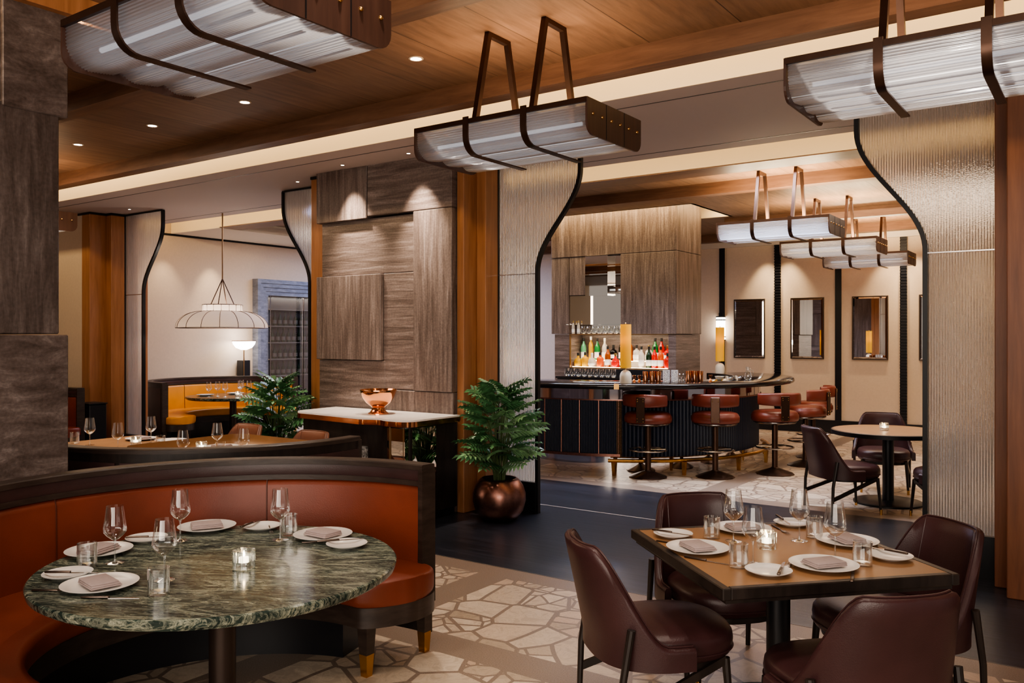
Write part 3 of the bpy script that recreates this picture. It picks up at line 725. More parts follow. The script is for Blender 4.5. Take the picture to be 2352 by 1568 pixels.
e1 = Vector((.730,-.683,0)); e2 = Vector((.683,.730,0))
D = .585
def chair_at(k, x, y, d, lab, grp=None): k.put((x,y,0), atan2(-d[0], d[1]), lab, grp)
for dv, off, lab in ((e2, -.06,'burgundy leather chair at the near left side of the square table, shown side-on'),
                (-e1, -.045,'burgundy leather chair in the right foreground with its back to the camera'),
                (-e2, .0,'burgundy leather chair at the right rear side of the square table, before the glass screen'),
                (e1, .0,'burgundy leather chair at the far left side of the square table, facing the camera')):
    side = Vector((dv.y,-dv.x,0))
    dd_ = .54 if 'side-on' in lab else (.535 if 'right rear' in lab else (.565 if 'far left' in lab else D))
    p = Vector((cx_,cy_,0))-dv*dd_+side*off
    chair_at(CH, p.x, p.y, dv, lab, 'chairs round the square table')
tx, ty = -1.86, 9.33
for px_, py_, lab in ((-2.12,8.68,'burgundy chair left of the round bar room table, back to the camera'),
                    (-2.06,10.08,'burgundy chair behind the round bar room table'),
                    (-1.22,8.82,'burgundy chair right of the round bar room table, half hidden by the glass screen')):
    d = Vector((tx-px_, ty-py_, 0)).normalized()
    if lab.startswith('burgundy chair left'): d = Vector((.75,.66,0)).normalized()
    chair_at(CH, px_, py_, d, lab, 'chairs round the bar room table')
CH2 = chair(RUSTB)
chair_at(CH2, -6.02, 4.98, (0,-1), 'brown leather chair back peeking over the dark booth, in front of the console', 'chairs at the tan tables')
chair_at(CH2, -7.02, 5.02, (0,-1), 'brown leather chair behind the tan wooden tables, before the yellow booth', 'chairs at the tan tables')
# ------------------------------------------------------------------ tableware
def k_plate(r, name, cat):
    pr = [(r*.55,0),(r*.58,.003),(r*.8,.008),(r,.017),(r+.001,.019),(r-.003,.0195),(r*.78,.011),(r*.6,.006),(.001,.0055)]
    o = obj(name, MB().lathe(pr, 48), CHINA, None, ang=60); tag(o, 'x', cat); return Kind(o)
PL = k_plate(.138,'dinner_plate','plate'); SP = k_plate(.092,'side_plate','plate')
def k_napkin():
    m = MB(); m.rbox(-.074,.074,-.056,.056,0,.007,.003,2).rbox(-.071,.074,-.055,.050,.0068,.014,.003,2).rbox(-.069,.071,-.054,.045,.0138,.020,.0028,2)
    o = obj('napkin', m, LINEN); tag(o,'x','napkin'); return Kind(o)
NK = k_napkin()
def k_wine():
    t = thing('wine_glass','x','wine glass')
    obj('bowl', MB().lathe([(.004,.096),(.016,.101),(.034,.116),(.0455,.132),(.0475,.142),(.044,.168),(.0385,.205),(.0345,.240)], 32, cap0=False), GLASS, t, ang=80)
    obj('stem', MB().lathe([(.0065,.006),(.0038,.016),(.0034,.05),(.0038,.085),(.008,.099)], 12), GLASSB, t, ang=80)
    obj('foot', MB().lathe([(.0385,0),(.0385,.0015),(.020,.004),(.006,.008)], 32), GLASS, t, ang=80)
    return Kind(t)
WG = k_wine()
def k_tumbler():
    o = obj('tumbler', MB().lathe([(.0365,0),(.0385,.003),(.039,.10),(.0365,.1005),(.0345,.012),(.001,.010)], 32), GLASS, ang=60); tag(o,'x','tumbler'); return Kind(o)
TB = k_tumbler()
def k_candle():
    t = thing('candle_holder','x','candle holder')
    # chunky faceted glass cube
    def rs(w, z, tw=0):
        return [(x*w,y*w,z) for x,y in superell(1,1,32,3.5)]
    m = MB().stack([rs(.036,0),rs(.040,.005),rs(.0375,.02),rs(.041,.035),rs(.0375,.052),rs(.041,.068),rs(.039,.078),rs(.031,.079),rs(.029,.03),rs(.015,.024)])
    for k in range(8):
        a = 2*pi*k/8+.3; m.tube([(.0395*cos(a),.0395*sin(a),.004),(.041*cos(a),.041*sin(a),.074)], .006, 6)
    obj('glass_body', m, GLASSB, t, ang=30)
    obj('candle', MB().lathe([(.021,.026),(.021,.046),(.002,.047)], 20), WAX, t)
    obj('flame', MB().lathe([(.001,.049),(.0048,.055),(.0042,.062),(.0008,.075)], 10), FLAME, t)
    return Kind(t)
CD = k_candle()
def k_knife():
    t = thing('table_knife','x','knife')
    bl = MB().add([(0,-.006,0),(0,.006,0),(.09,.0075,0),(.108,.004,0),(.113,-.004,0),(.0,-.006,.0016),(.0,.006,.0016),(.09,.0075,.0012),(.108,.004,.0012),(.113,-.004,.0012)],[(4,3,2,1,0),(5,6,7,8,9),(0,1,6,5),(1,2,7,6),(2,3,8,7),(3,4,9,8),(4,0,5,9)])
    obj('blade', bl, STEEL, t, ang=0)
    obj('handle', MB().rbox(-.10,.002,-.0065,.0065,0,.008,.003,2), CUTL, t)
    return Kind(t)
KN = k_knife()
def k_fork():
    t = thing('table_fork','x','fork')
    m = MB()
    for k in range(4): m.rbox(.062,.105,-.0095+k*.0055,-.0070+k*.0055,.003,.005,.0008,1)
    m.rbox(.035,.064,-.0105,.0105,.002,.0045,.002,1).rbox(-.0,.037,-.003,.003,.001,.004,.001,1)
    obj('tines', m, STEEL, t)
    obj('handle', MB().rbox(-.095,.004,-.0055,.0055,0,.006,.0025,2), CUTL, t)
    return Kind(t)
FK = k_fork()
Z = .7512
def setting(base, group, zt, P):
    """P: dict of lists"""
    for (x,y,rz,lab) in P.get('plate',[]): PL.put((x,y,zt),0,'white dinner plate '+lab, group+' dinner plates'); 
    for (x,y,rz,lab) in P.get('napkin',[]): NK.put((x,y,zt+.0115),rz,'folded napkin '+lab, group+' napkins')
    for (x,y,lab) in P.get('side',[]): SP.put((x,y,zt),0,'small white side plate '+lab, group+' side plates')
    for (x,y,lab) in P.get('wine',[]): WG.put((x,y,zt),0,'clear wine glass '+lab, group+' wine glasses')
    for (x,y,lab) in P.get('tumbler',[]): TB.put((x,y,zt),0,'clear tumbler '+lab, group+' tumblers')
    for (x,y,lab) in P.get('candle',[]): CD.put((x,y,zt),.4,lab, None)
    for (x,y,z,rz,lab) in P.get('knife',[]): KN.put((x,y,zt+z),rz,'bronze handled knife '+lab, group+' knives')
    for (x,y,z,rz,lab) in P.get('fork',[]): FK.put((x,y,zt+z),rz,'bronze handled fork '+lab, group+' forks')
n = [(-3.688,2.568),(-3.701,1.979),(-3.12,2.854),(-3.136,1.70)]
n = [(-3.66,2.55),(-3.64,1.99),(-3.06,2.765),(-3.14,1.72)]
ns = [(-3.44,2.71),(-3.68,2.24),(-2.83,2.70),(-3.38,1.72)]
place = ['at the back of the marble table by the booth','at the left of the marble table under a tumbler rim','at the right of the marble table','at the front left of the marble table, nearest the camera']
for o_ in (): pass
nv = []
for (x,y), lab in zip(n, place):
    nv.append((x,y,atan2(y-TCY,x-TCX)+pi/2,lab))
setting(None,'marble table',.7502,dict(plate=nv, napkin=[(x+.0,y,a,'on plate '+l) for x,y,a,l in nv],
    side=[(ns[0][0],ns[0][1],'with an upright knife at the back of the marble table'),(ns[1][0],ns[1][1],'with a knife behind the left wine glass on the marble table'),(ns[2][0],ns[2][1],'at the right rim of the marble table'),(ns[3][0],ns[3][1],'with a knife at the left rim of the marble table')],
    wine=[(-3.55,2.33,'at the back left of the marble table'),(-3.18,2.61,'at the back right of the marble table beside a tumbler'),(-3.427,1.942,'at the left of the marble table, beside the tumbler on the left'),(-3.022,1.915,'nearest the camera on the marble table')],
    tumbler=[(-3.456,1.839,'at the left of the marble table in front of a dinner plate'),(-2.871,1.795,'nearest the camera on the marble table'),(-3.226,2.701,'at the back of the marble table behind a wine glass')],
    candle=[(-2.909,2.201,'glass cube candle holder glowing at the middle of the green marble table')],
    knife=[(ns[0][0]-.06,ns[0][1]-.01,.021,1.9,'lying across the back side plate of the marble table'),(ns[1][0]+.03,ns[1][1]-.01,.021,.75,'lying across the left rear side plate of the marble table'),(ns[2][0]-.05,ns[2][1]+.0,.021,.95,'lying across the right side plate of the marble table'),(ns[3][0]+.03,ns[3][1]-.005,.021,.62,'lying across the left front side plate of the marble table'),
           (-2.98,1.665,.0,.62,'in front of the near dinner plate on the marble table')],
    fork=[(-3.39,2.72,0,-.6,'between the two back plates on the marble table'),(-2.99,2.70,0,.9,'beside the right dinner plate on the marble table'),(-3.22,1.60,0,.62,'at the near left rim of the marble table')]))
# square table
a1 = atan2(e1.y,e1.x); a2 = atan2(e2.y,e2.x)
sp = [(-1.50,3.555),(-1.475,4.05),(-.99,4.08),(-.965,3.595)]
spl = ['at the near left edge of the square table','at the far left edge of the square table behind the glasses','at the far right edge of the square table','at the near right edge of the square table']
ss = [(-1.70,3.735),(-1.31,4.31),(-.77,3.90),(-1.12,3.37)]
setting(None,'square table',Z,dict(plate=[(x,y,0,l) for (x,y),l in zip(sp,spl)],
    napkin=[(x,y,a,'on plate '+l) for (x,y),l,a in zip(sp,spl,(a1+.1,a2,a1+pi,a2+.1))],
    side=[(*ss[0],'with a knife at the left corner of the square table'),(*ss[1],'at the back corner of the square table'),(*ss[2],'at the right corner of the square table'),(*ss[3],'with a knife at the front corner of the square table')],
    wine=[(-1.431,3.811,'beside the candle, leftmost on the square table'),(-1.221,3.478,'in front of the candle on the square table'),(-1.183,3.997,'behind the candle at the back of the square table'),(-.962,3.763,'rightmost on the square table')],
    tumbler=[(-1.54,3.818,'at the left side of the square table behind two plates'),(-1.251,3.391,'near the front corner of the square table'),(-1.145,4.107,'at the back of the square table beside a wine glass'),(-.841,3.721,'at the right side of the square table')],
    candle=[(-1.259,3.764,'glass cube candle holder glowing on the square tan table')],
    knife=[(ss[0][0]+.0,ss[0][1]-.02,.021,a1+.75,'on the side plate at the left corner of the square table'),(ss[1][0]-.05,ss[1][1]-.0,.021,a1-.2,'on the side plate at the back corner of the square table'),(ss[2][0]-.03,ss[2][1]+.05,.021,a1+pi+.5,'on the side plate at the right corner of the square table'),(ss[3][0]+.045,ss[3][1]+.02,.021,a2+.95,'on the side plate at the front corner of the square table'),
           (-1.40,3.405,0,a1+.7,'in front of the near left dinner plate on the square table'),(-.835,3.53,0,a2+.95,'right of the near right dinner plate on the square table')],
    fork=[(-1.08,3.475,0,a2+.95,'between two plates near the front corner of the square table'),(-1.63,3.60,0,a1+.7,'by the left edge of the square table'),(-1.33,4.17,0,a1-.1,'at the back of the square table between two plates')]))
# tan tables behind the dark booth
setting(None,'tan tables',.7502,dict(
    plate=[(-7.35,4.42,0,'on the left end of the long tan table'),(-7.0,4.50,0,'on the long tan table behind the candle'),(-6.25,4.50,0,'on the tan table inside the dark booth, left one'),(-5.98,4.62,0,'on the tan table inside the dark booth, right one')],
    napkin=[(-7.35,4.42,.2,'on the plate at the left end of the long tan table'),(-6.25,4.50,.2,'on the left plate of the tan table inside the dark booth')],
    wine=[(-7.36,3.94,'farthest left on the long tan table'),(-6.75,3.85,'second from the left on the long tan table'),(-7.06,4.34,'in front of the far left glass screen on the long tan table'),(-5.80,3.83,'left of the three on the tan table inside the dark booth'),(-6.06,4.32,'in front of the brown chair on the tan table'),(-5.54,4.19,'right of the three on the tan table inside the dark booth')],
    tumbler=[(-7.60,3.93,'at the left end of the long tan table beside the pillar'),(-6.72,4.22,'at the middle of the long tan table right of a candle'),(-5.92,4.25,'beside the middle wine glass on the tan table inside the dark booth')],
    candle=[(-7.02,4.17,'glowing glass candle holder on the long tan table'),(-6.22,4.28,'glowing glass candle holder on the tan table just over the dark booth rim')]))
# yellow booth table
wt = [(-11.95,8.30),(-11.62,8.42),(-11.35,8.35),(-11.75,8.95),(-11.5,8.98),(-11.3,8.80)]
setting(None,'yellow booth',.7502,dict(
    wine=[(x,y,'on the marble table in the yellow booth, number %s from its left' % l) for (x,y),l in zip([(-11.75,8.22),(-11.80,8.42),(-11.55,8.38),(-11.70,8.78),(-11.85,8.92),(-11.55,8.84)],('one','two','three','four','five','six'))],
    plate=[(-12.1,8.4,0,'at the left of the marble table in the yellow booth'),(-12.05,8.95,0,'at the back of the marble table in the yellow booth'),(-11.65,9.15,0,'at the right of the marble table in the yellow booth')],
    candle=[(-11.55,8.62,'tiny glowing candle holder on the table in the yellow booth')]))
setting(None,'bar room',.7502,dict(candle=[(-1.884,9.265,'glowing glass candle holder on the round tan table in the bar room')]))
# ------------------------------------------------------------------ bar
BX, BY = -5.9, 11.1
bar = thing('bar_counter','curved bar with black counter and navy fluted front','bar',(BX,BY,0))
def plan(Rr, a0, a1, n, left=-3.6):
    return [(left, -Rr)]+[(Rr*cos(R_(a0+(a1-a0)*k/n)), Rr*sin(R_(a0+(a1-a0)*k/n))) for k in range(n+1)]
def wall_strip(mb, pts, z0, z1, mi=0):
    n_ = len(pts); mb.add([(x,y,z0) for x,y in pts]+[(x,y,z1) for x,y in pts], [(k,k+1,n_+k+1,n_+k) for k in range(n_-1)], mi)
AE = 62
o_ = plan(2.45,-90,AE,80); i_ = plan(1.62,-90,AE,60)
ct = MB(); n1 = 82
inner = plan(1.62,-90,AE,80)
secs = []
for (xo,yo),(xi,yi) in zip(o_,inner):
    dx, dy = xo-xi, yo-yi; l = sqrt(dx*dx+dy*dy); dx/=l; dy/=l
    secs.append([(xi,yi,1.10),(xo-dx*.03,yo-dy*.03,1.082),(xo-dx*.008,yo-dy*.008,1.092),(xo,yo,1.113),(xo-dx*.008,yo-dy*.008,1.138),(xo-dx*.03,yo-dy*.03,1.148),(xi,yi,1.148)])
ct.stack(secs); obj('countertop', ct, COUNTER, bar, ang=50)
m = MB(); wall_strip(m, plan(1.99,-90,AE,60), .925, 1.09); obj('mirror_band', m, BLKMIRROR, bar, ang=30)
m = MB()
secs = [[(x,y,.915),(x*1.006,y*1.006,.915),(x*1.006,y*1.006,.930),(x,y,.930)] for x,y in plan(1.99,-90,AE,60)]
m.stack(secs)
secs = [[(x,y,.215),(x*1.006,y*1.006,.215),(x*1.006,y*1.006,.25),(x,y,.25)] for x,y in plan(1.975,-90,-62,30)]
m.stack(secs); obj('copper_trim', m, COPPERD, bar, ang=30)
# fluted fronts
def flutes(pts_fn, total, pitch, depth):
    out = []; n_ = int(total/pitch)
    for k in range(n_):
        for j in range(5):
            s = (k+j/5)*pitch; out.append(pts_fn(s, depth*abs(sin(pi*j/5))))
    return out
Rf = 1.95
arcL = Rf*R_(28); str_ = 3.6
def fl_left(s, d):
    if s < str_: return (-str_+s, -(Rf+d))
    a = -pi/2+(s-str_)/Rf; return ((Rf+d)*cos(a), (Rf+d)*sin(a))
m = MB(); wall_strip(m, flutes(fl_left, str_+arcL, .021, .007), .25, .915); obj('fine_fluted_front', m, NAVY, bar, ang=60)
def fl_right(s, d):
    a = R_(-62)+s/Rf; return ((Rf+d)*cos(a), (Rf+d)*sin(a))
m = MB(); wall_strip(m, flutes(fl_right, Rf*R_(62+AE), .050, .022), .215, .915); obj('wide_fluted_front', m, NAVY, bar, ang=60)
for k in range(10):
    s = str_+arcL-.02-k*.245; x, y = fl_left(s,.012)
    dx, dy = fl_left(s+.006,.012); obj('copper_strip', MB().tube([(x,y,.25),(x,y,.915)], .009, 6), COPPERD, bar)
x, y = fl_right(0,.0); m = MB()
for k in range(40): m.box(x-.035,x+.035,y-.03,y+.05,.22+k*.0173,.22+k*.0173+.012)
obj('ribbed_post', m, GOLDB, bar, ang=0)
m = MB(); wall_strip(m, plan(1.90,-90,AE,60), .0, .22); obj('kick_plate', m, TOEMIRROR, bar, ang=30)
m = MB(); wall_strip(m, plan(1.62,-90,AE,60), .0, 1.10); obj('inner_panel', m, DARKW, bar, ang=30)
pts = [(2.10*cos(R_(a)), 2.10*sin(R_(a)), .185) for a in [-66+k*2 for k in range(52)]]
rail = obj('foot_rail', MB().tube(pts,.024,10), BRASS, bar)
for a in (-64,-40,-16,8,32):
    ca, sa = cos(R_(a)), sin(R_(a)); obj('rail_bracket', MB().stack([[(2.10*ca+u*w,2.10*sa+v*w,z) for u,v in ((-1,-1),(1,-1),(1,1),(-1,1))] for z,w in ((0,.018),(.165,.026))]), BRASS, rail, ang=0)
a = R_(-63); obj('brass_band', MB().arc([(2.40,1.08),(2.456,1.085),(2.458,1.148),(2.40,1.151)], a-.012, a+.012, 2), BRASS, bar, ang=0)
# stools
def k_stool():
    t = thing('bar_stool','x','bar stool')
    obj('base', MB().lathe([(.235,0),(.235,.010),(.225,.016),(.05,.078),(.042,.085)], 12), BRONZE, t, ang=20)
    obj('column', MB().lathe([(.036,.08),(.036,.63)], 20), BRONZE, t)
    ring = MB().tube([(.225*cos(2*pi*k/36),.225*sin(2*pi*k/36),.335) for k in range(36)], .011, 8, closed=True)
    for k in range(3): a = 2*pi*k/3+.5; ring.tube([(.03*cos(a),.03*sin(a),.335),(.225*cos(a),.225*sin(a),.335)], .008, 6)
    obj('foot_ring', ring, STEEL, t)
    obj('seat_rim', MB().lathe([(.10,.62),(.24,.635),(.262,.65),(.262,.662)], 40), STEEL, t)
    obj('seat', MB().lathe([(.262,.662),(.285,.675),(.292,.71),(.288,.745),(.280,.752),(.275,.768),(.255,.785),(.20,.797),(.1,.80),(.001,.80)], 48, sx=1.0, sy=.93), RUST, t, ang=60)
    sec = []
    for k in range(29):
        a = -pi/2+R_(-64+128*k/28); q = 1-.12*abs(k-14)/14
        def pp(r, z): return (r*cos(a)*1.02, r*sin(a)-.0, z)
        zc = .945; hh = .078*q
        lp = []
        for (dr,dz) in ((0,-1),(.012,-1.06),(.034,-.98),(.042,-.7),(.044,0),(.042,.7),(.034,.98),(.012,1.06),(0,1),(-.006,.6),(-.006,-.6)): lp.append(pp(.262+dr, zc+dz*hh))
        sec.append(lp)
    obj('backrest', MB().stack(sec), RUST, t, ang=60)
    pl = MB().rbox(-.052,.052,-.318,-.304,.685,.99,.005,1)
    bp = obj('back_plate', pl, BRONZE, t)
    bt = MB()
    for sx in (-1,1):
        for z in (.70,.735,.94,.965): bt.lathe([(.006,0),(.004,.004),(.001,.005)], 8, c=(sx*.035,z))
    bt.v = [(x,-.318-z,y) for x,y,z in bt.v]; obj('bolts', bt, BRASS, bp)
    return Kind(t)
ST = k_stool()
for a_, rr, lab in ((-53,2.17,'rust leather swivel bar stool, leftmost at the curved bar'),(-32.5,2.34,'rust leather swivel bar stool in the middle of the front row at the bar'),(-13.5,2.56,'rust leather swivel bar stool, rightmost of the three in front of the bar'),
                (7,2.62,'rust leather bar stool behind the rightmost one, in front of the far wall'),(25,2.72,'rust leather bar stool farthest round the bar, mostly hidden behind another')):
    x, y = BX+rr*cos(R_(a_)), BY+rr*sin(R_(a_))
    rot = {-53:.16,-32.5:.38,-13.5:.72,7:1.45,25:1.75}[a_]
    ST.put((x,y,0), rot, lab, 'bar stools')
# lamps on bar
def k_tlamp():
    t = thing('table_lamp','x','table lamp')
    obj('base', MB().lathe([(.070,0),(.072,.01),(.072,.085),(.066,.115),(.05,.142),(.028,.156),(.001,.160)], 32), IVORY, t, ang=60)
    obj('rod', MB().lathe([(.005,.155),(.005,.72),(.008,.725),(.001,.732)], 10), GOLDCAP, t)
    obj('lamp_shade', MB().lathe([(.066,.185),(.066,.71),(.062,.71),(.062,.185)], 36, cap0=False), GOLDSH, t)
    obj('bulb', MB().lathe([(.001,.48),(.02,.50),(.024,.52),(.018,.55),(.001,.56)], 14), emis('bulb', (1,.70,.28), 8.), t)
    return Kind(t)
TL = k_tlamp()
TL.put((-4.77,9.12,1.1485),0,'tall gold shaded table lamp on the bar in front of the bottles')
TL.put((-4.93,12.55,1.1485),0,'tall gold shaded table lamp on the far side of the bar by the glowing sconce')
# bottles
def bottle(style, col, cap, lab=True):
    """style: tall / square / round"""
    m = {'tall':[(.034,0),(.036,.004),(.036,.17),(.030,.20),(.014,.235),(.012,.29)],
         'square':[(.042,0),(.044,.004),(.044,.12),(.038,.14),(.015,.155),(.013,.20)],
         'round':[(.040,0),(.050,.02),(.052,.07),(.044,.11),(.016,.135),(.013,.19)],
         'slim':[(.026,0),(.028,.004),(.028,.21),(.022,.24),(.011,.26),(.011,.31)]}[style]
    o = obj('bottle', MB().lathe(m, 16), BOT[col], ang=50)
    h = m[-1][1]; r = m[1][0]
    obj('cap', MB().lathe([(.014,h-.03),(.015,h-.028),(.015,h+.014),(.001,h+.016)], 12), cap, o)
    if lab: obj('paper_label', MB().lathe([(r+.0015 if style!='round' else .0535,.035),(r+.0015 if style!='round' else .0535,m[2][1]*.62+.01)], 16, cap0=False), LABELM, o)
    return o
ROW = dict(back=(12.19,1.3205), front=(12.0,1.2205))
bots = [('back',-7.16,'tall','mint',CAPM,1),('back',-7.02,'slim','yellow',LABELM,0),('back',-6.90,'tall','green',CAPM,1),('back',-6.76,'tall','clear',LABELM,1),('back',-6.60,'square','black',CAPM,1),('back',-6.45,'tall','black',CAPM,1),('back',-6.30,'tall','amber',CAPM,0),('back',-6.18,'square','clear',CAPM,1),
        ('back',-5.965,'square','clear',GOLDCAP,1),('back',-5.855,'tall','green',CAPM,1),('back',-5.748,'tall','red',CAPM,1),('back',-5.642,'square','red',GOLDCAP,1),('back',-5.535,'slim','red',CAPM,1),
        ('front',-7.152,'round','yellow',CAPM,0),('front',-7.02,'square','yellow',CAPM,0),('front',-6.89,'round','clear',LABELM,1),('front',-6.74,'square','orange',CAPM,0),('front',-6.60,'tall','amber',CAPM,1),('front',-6.46,'round','red',GOLDCAP,0),('front',-6.32,'square','black',CAPM,1),
        ('front',-6.00,'tall','clear',CAPM,1),('front',-5.87,'tall','darkgreen',CAPM,1),('front',-5.775,'tall','red',CAPM,1),('front',-5.67,'tall','orange',CAPM,1),('front',-5.555,'square','red',CAPM,0)]
ordn = ['first','second','third','fourth','fifth','sixth','seventh','eighth','ninth','tenth','eleventh','twelfth','thirteenth']
cnt = {}
for row, x, st, col, cap, lb in bots:
    k = cnt.get(row,0); cnt[row] = k+1
    y, z = ROW[row]; o = bottle(st, col, cap, bool(lb)); o.location = (x,y,z); o.scale = (1.3,1.3,1.22 if row == 'back' else 1.12)
    cw = {'mint':'pale green','amber':'amber','black':'dark','clear':'clear','darkgreen':'dark green'}.get(col,col)
    tag(o, '%s bottle in the lit bar niche, %s from left in %s row' % (cw, ordn[k], row), 'bottle', 'bottles in the lit niche')
for x, col, l in ((-7.15,'clear','left'),(-7.05,'clear','right')):
    o = bottle('tall',col,GOLDCAP,True); o.location = (x,11.84,1.7595); o.scale=(.7,.7,.7); tag(o,'clear bottle on the niche top at the %s, under the small glass shelf' % l,'bottle','bottles on the niche top')
g0 = obj('coupe_glass', MB().lathe([(.028,0),(.046,.03),(.048,.06),(.040,.10),(.034,.125)], 20, cap0=True), GLASSB, ang=70); tag(g0,'x','glass'); GK = Kind(g0)
for k in range(8): GK.put((-6.97+k*.099,11.86,1.7595),0,'round clear glass in the row standing on the niche top under the mirrors','glasses on the niche top')
# back bar
t = thing('back_bar_cabinet','dark low cabinet in front of the pillar under the bottle niche','cabinet',(-6.35,11.66,0))
obj('body', MB().rbox(-.9,.82,-.16,.2,.05,1.05,.005,1), BLACKP, t, ang=0); obj('top', MB().rbox(-.92,.84,-.18,.21,1.05,1.08,.005,1), COUNTER, t, ang=0)
t2 = obj('rack_panel', MB().box(-.88,.78,.06,.08,1.08,1.205), BLACKP, t, ang=0)
for k in range(9): GK.put((-7.12+k*.105,11.60,1.0805),0,'clear glass in the row on the dark cabinet below the bottle niche','glasses on the back cabinet')
# counter items
def on_counter(pxa, rr): return (BX+rr*cos(R_(pxa)), BY+rr*sin(R_(pxa)), 1.1482)
cup = obj('copper_cup', MB().lathe([(.030,0),(.032,.004),(.036,.135),(.033,.135),(.030,.01),(.001,.008)], 20), COPPER, ang=50); tag(cup,'x','cup'); CUP = Kind(cup)
for k,(x,y,w) in enumerate([(-4.66,9.43,'left group on the bar, first cup'),(-4.59,9.47,'left group on the bar, second cup'),(-4.62,9.54,'left group on the bar, cup at the rear'),(-4.53,9.52,'left group on the bar, last cup'),(-4.27,9.83,'right group on the bar, first cup'),(-4.21,9.88,'right group on the bar, middle cup'),(-4.26,9.93,'right group on the bar, cup at the rear'),(-4.16,9.94,'right group on the bar, last cup')]):
    CUP.put((x,y,1.1482),0,'tall shiny copper cup in the '+w,'copper cups on the bar')
jig = obj('copper_jigger', MB().lathe([(.022,0),(.012,.035),(.008,.04),(.014,.05),(.026,.085),(.022,.085),(.006,.045)], 16), COPPER, ang=50); tag(jig,'x','jigger'); JG = Kind(jig)
for k,(x,y,w) in enumerate([(-4.80,9.40,'left'),(-4.75,9.44,'middle'),(-4.71,9.50,'right')]): JG.put((x,y,1.1482),0,'small copper jigger beside the front lamp on the bar, %s of three' % w,'copper jiggers')
JG.put((-4.06,10.02,1.1482),0,'small copper jigger standing alone right of the right copper cups','copper jiggers')
CRY = simple('cut_crystal', (.62,.62,.66), .12, .3, var=.6, vscale=90, bump=.8, bscale=90)
mx = obj('mixing_glass', MB().lathe([(.040,0),(.043,.004),(.043,.15),(.040,.15),(.038,.02),(.001,.018)], 24), CRY, ang=30); tag(mx,'x','mixing glass'); MX = Kind(mx)
MX.put((-4.47,9.62,1.1482),0,'cut crystal mixing glass on the bar, left of the pair'); MX.put((-4.39,9.69,1.1482),0,'cut crystal mixing glass on the bar, right of the pair')
bt_ = thing('bitters_bottle','x','bottle'); obj('body', MB().lathe([(.022,0),(.024,.004),(.024,.05),(.008,.075),(.008,.085)], 14), GLASSB, bt_); obj('stopper', MB().lathe([(.009,.085),(.011,.095),(.001,.105)], 10), STEEL, bt_)
BB = Kind(bt_); BB.put((-4.35,9.75,1.1482),0,'small glass bitters bottle on the bar, left of two'); BB.put((-4.32,9.79,1.1482),0,'small glass bitters bottle on the bar, right of two')
t = thing('glass_pitcher','leaning clear glass pitcher near the right end of the bar','pitcher',(-3.86,10.8,1.1482)); obj('body', MB().lathe([(.035,0),(.05,.03),(.045,.08),(.026,.12),(.034,.17)], 20), GLASSB, t); obj('handle', MB().tube([(.03,0,.14),(.07,0,.12),(.07,0,.06),(.047,0,.05)], .006, 8), GLASSB, t)
for i,(x,y,c,l) in enumerate([(-4.10,10.42,'white','left'),(-4.02,10.54,'clear','middle'),(-3.94,10.66,'clear','right')]):
    o = obj('cocktail_bowl', MB().lathe([(.02,0),(.05,.03),(.06,.055),(.056,.055),(.02,.008)], 18), IVORY if c=='white' else GLASSB, ang=50, loc=(x,y,1.1482)); tag(o,'small %s bowl near the right end of the bar, %s of three' % ('ivory' if c=='white' else 'clear glass', l),'bowl')
# ------------------------------------------------------------------ back wall mirrors and sconce
for k, (x0, lab) in enumerate(((-5.794,'first from the left, beside the glowing sconce'),(-4.731,'second from the left'),(-3.666,'third from the left, above the round table'),(-2.60,'fourth, cut off by the glass screen'))):
    t = thing('wall_mirror','tall mirror on the cream far wall, '+lab,'mirror',(x0+.293,15.46,1.867),0,'mirrors on the far wall')
    fr = MB()
    for a,b,c,d in ((-.293,.293,-.55,-.535),(-.293,.293,.535,.55),(-.293,-.278,-.535,.535),(.278,.293,-.535,.535)): fr.box(a,b,-.02,.018,c,d)
    obj('frame', fr, CUTL, t, ang=0)
    g = MB().add([(-.278,-.012,-.535),(.278,-.012,-.535),(.278,-.012,.535),(-.278,-.012,.535),(-.25,-.022,-.507),(.25,-.022,-.507),(.25,-.022,.507),(-.25,-.022,.507)],[(4,5,6,7),(0,1,5,4),(1,2,6,5),(2,3,7,6),(3,0,4,7)])
    obj('mirror_glass', g, MIRROR, t, ang=0)
t = thing('wall_sconce','glowing white tube sconce with black bands on the black strip of the far wall','sconce',(-6.035,15.40,1.87))
obj('glass_tube', MB().lathe([(.085,-.21),(.085,.21),(.001,.212)], 24), SCON, t)
bb = MB()
for z in (-.225,-.165,.155,.215): bb.lathe([(.088,z),(.092,z),(.092,z+.02),(.088,z+.02)], 24)
obj('band', bb, BLACK, t); obj('bracket', MB().box(-.04,.04,.0,.06,.22,.30), BLACK, t, ang=0)
# ------------------------------------------------------------------ console and bowl
t = thing('console_cabinet','dark console with white marble top and copper edge before the stone pillar','console',(-5.95,6.0,0))
def cons(dx=0, dy=0):
    pts = [(.86-dx,.33)]
    for a in range(0,91,10): pts.append((.86-dx-.14+.14*cos(R_(-a)), -.27+dy+.14*sin(R_(-a))))
    pts.append((.62,-.41+dy)); 
    pts += [(.56,-.40+dy),(.50,-.37+dy),(.45,-.365+dy),(.40,-.38+dy),(.33,-.41+dy),(.25,-.42+dy)]
    pts.append((-.45,-.34+dy))
    for a in range(0,91,10): pts.append((-.62+dx+.0-.2*sin(R_(a)), -.13+dy-.2*cos(R_(a))+.0))
    pts.append((-.85+dx,.33)); return pts
def place_pts(p): return p
obj('marble_top', MB().prism(cons(),.942,.957), WMARBLE, t, ang=30)
obj('copper_edge', MB().prism(cons(-.004,-.004),.895,.941), COPPER, t, ang=30)
obj('body', MB().prism(cons(.04,.04),.08,.895), DARKW, t, ang=30)
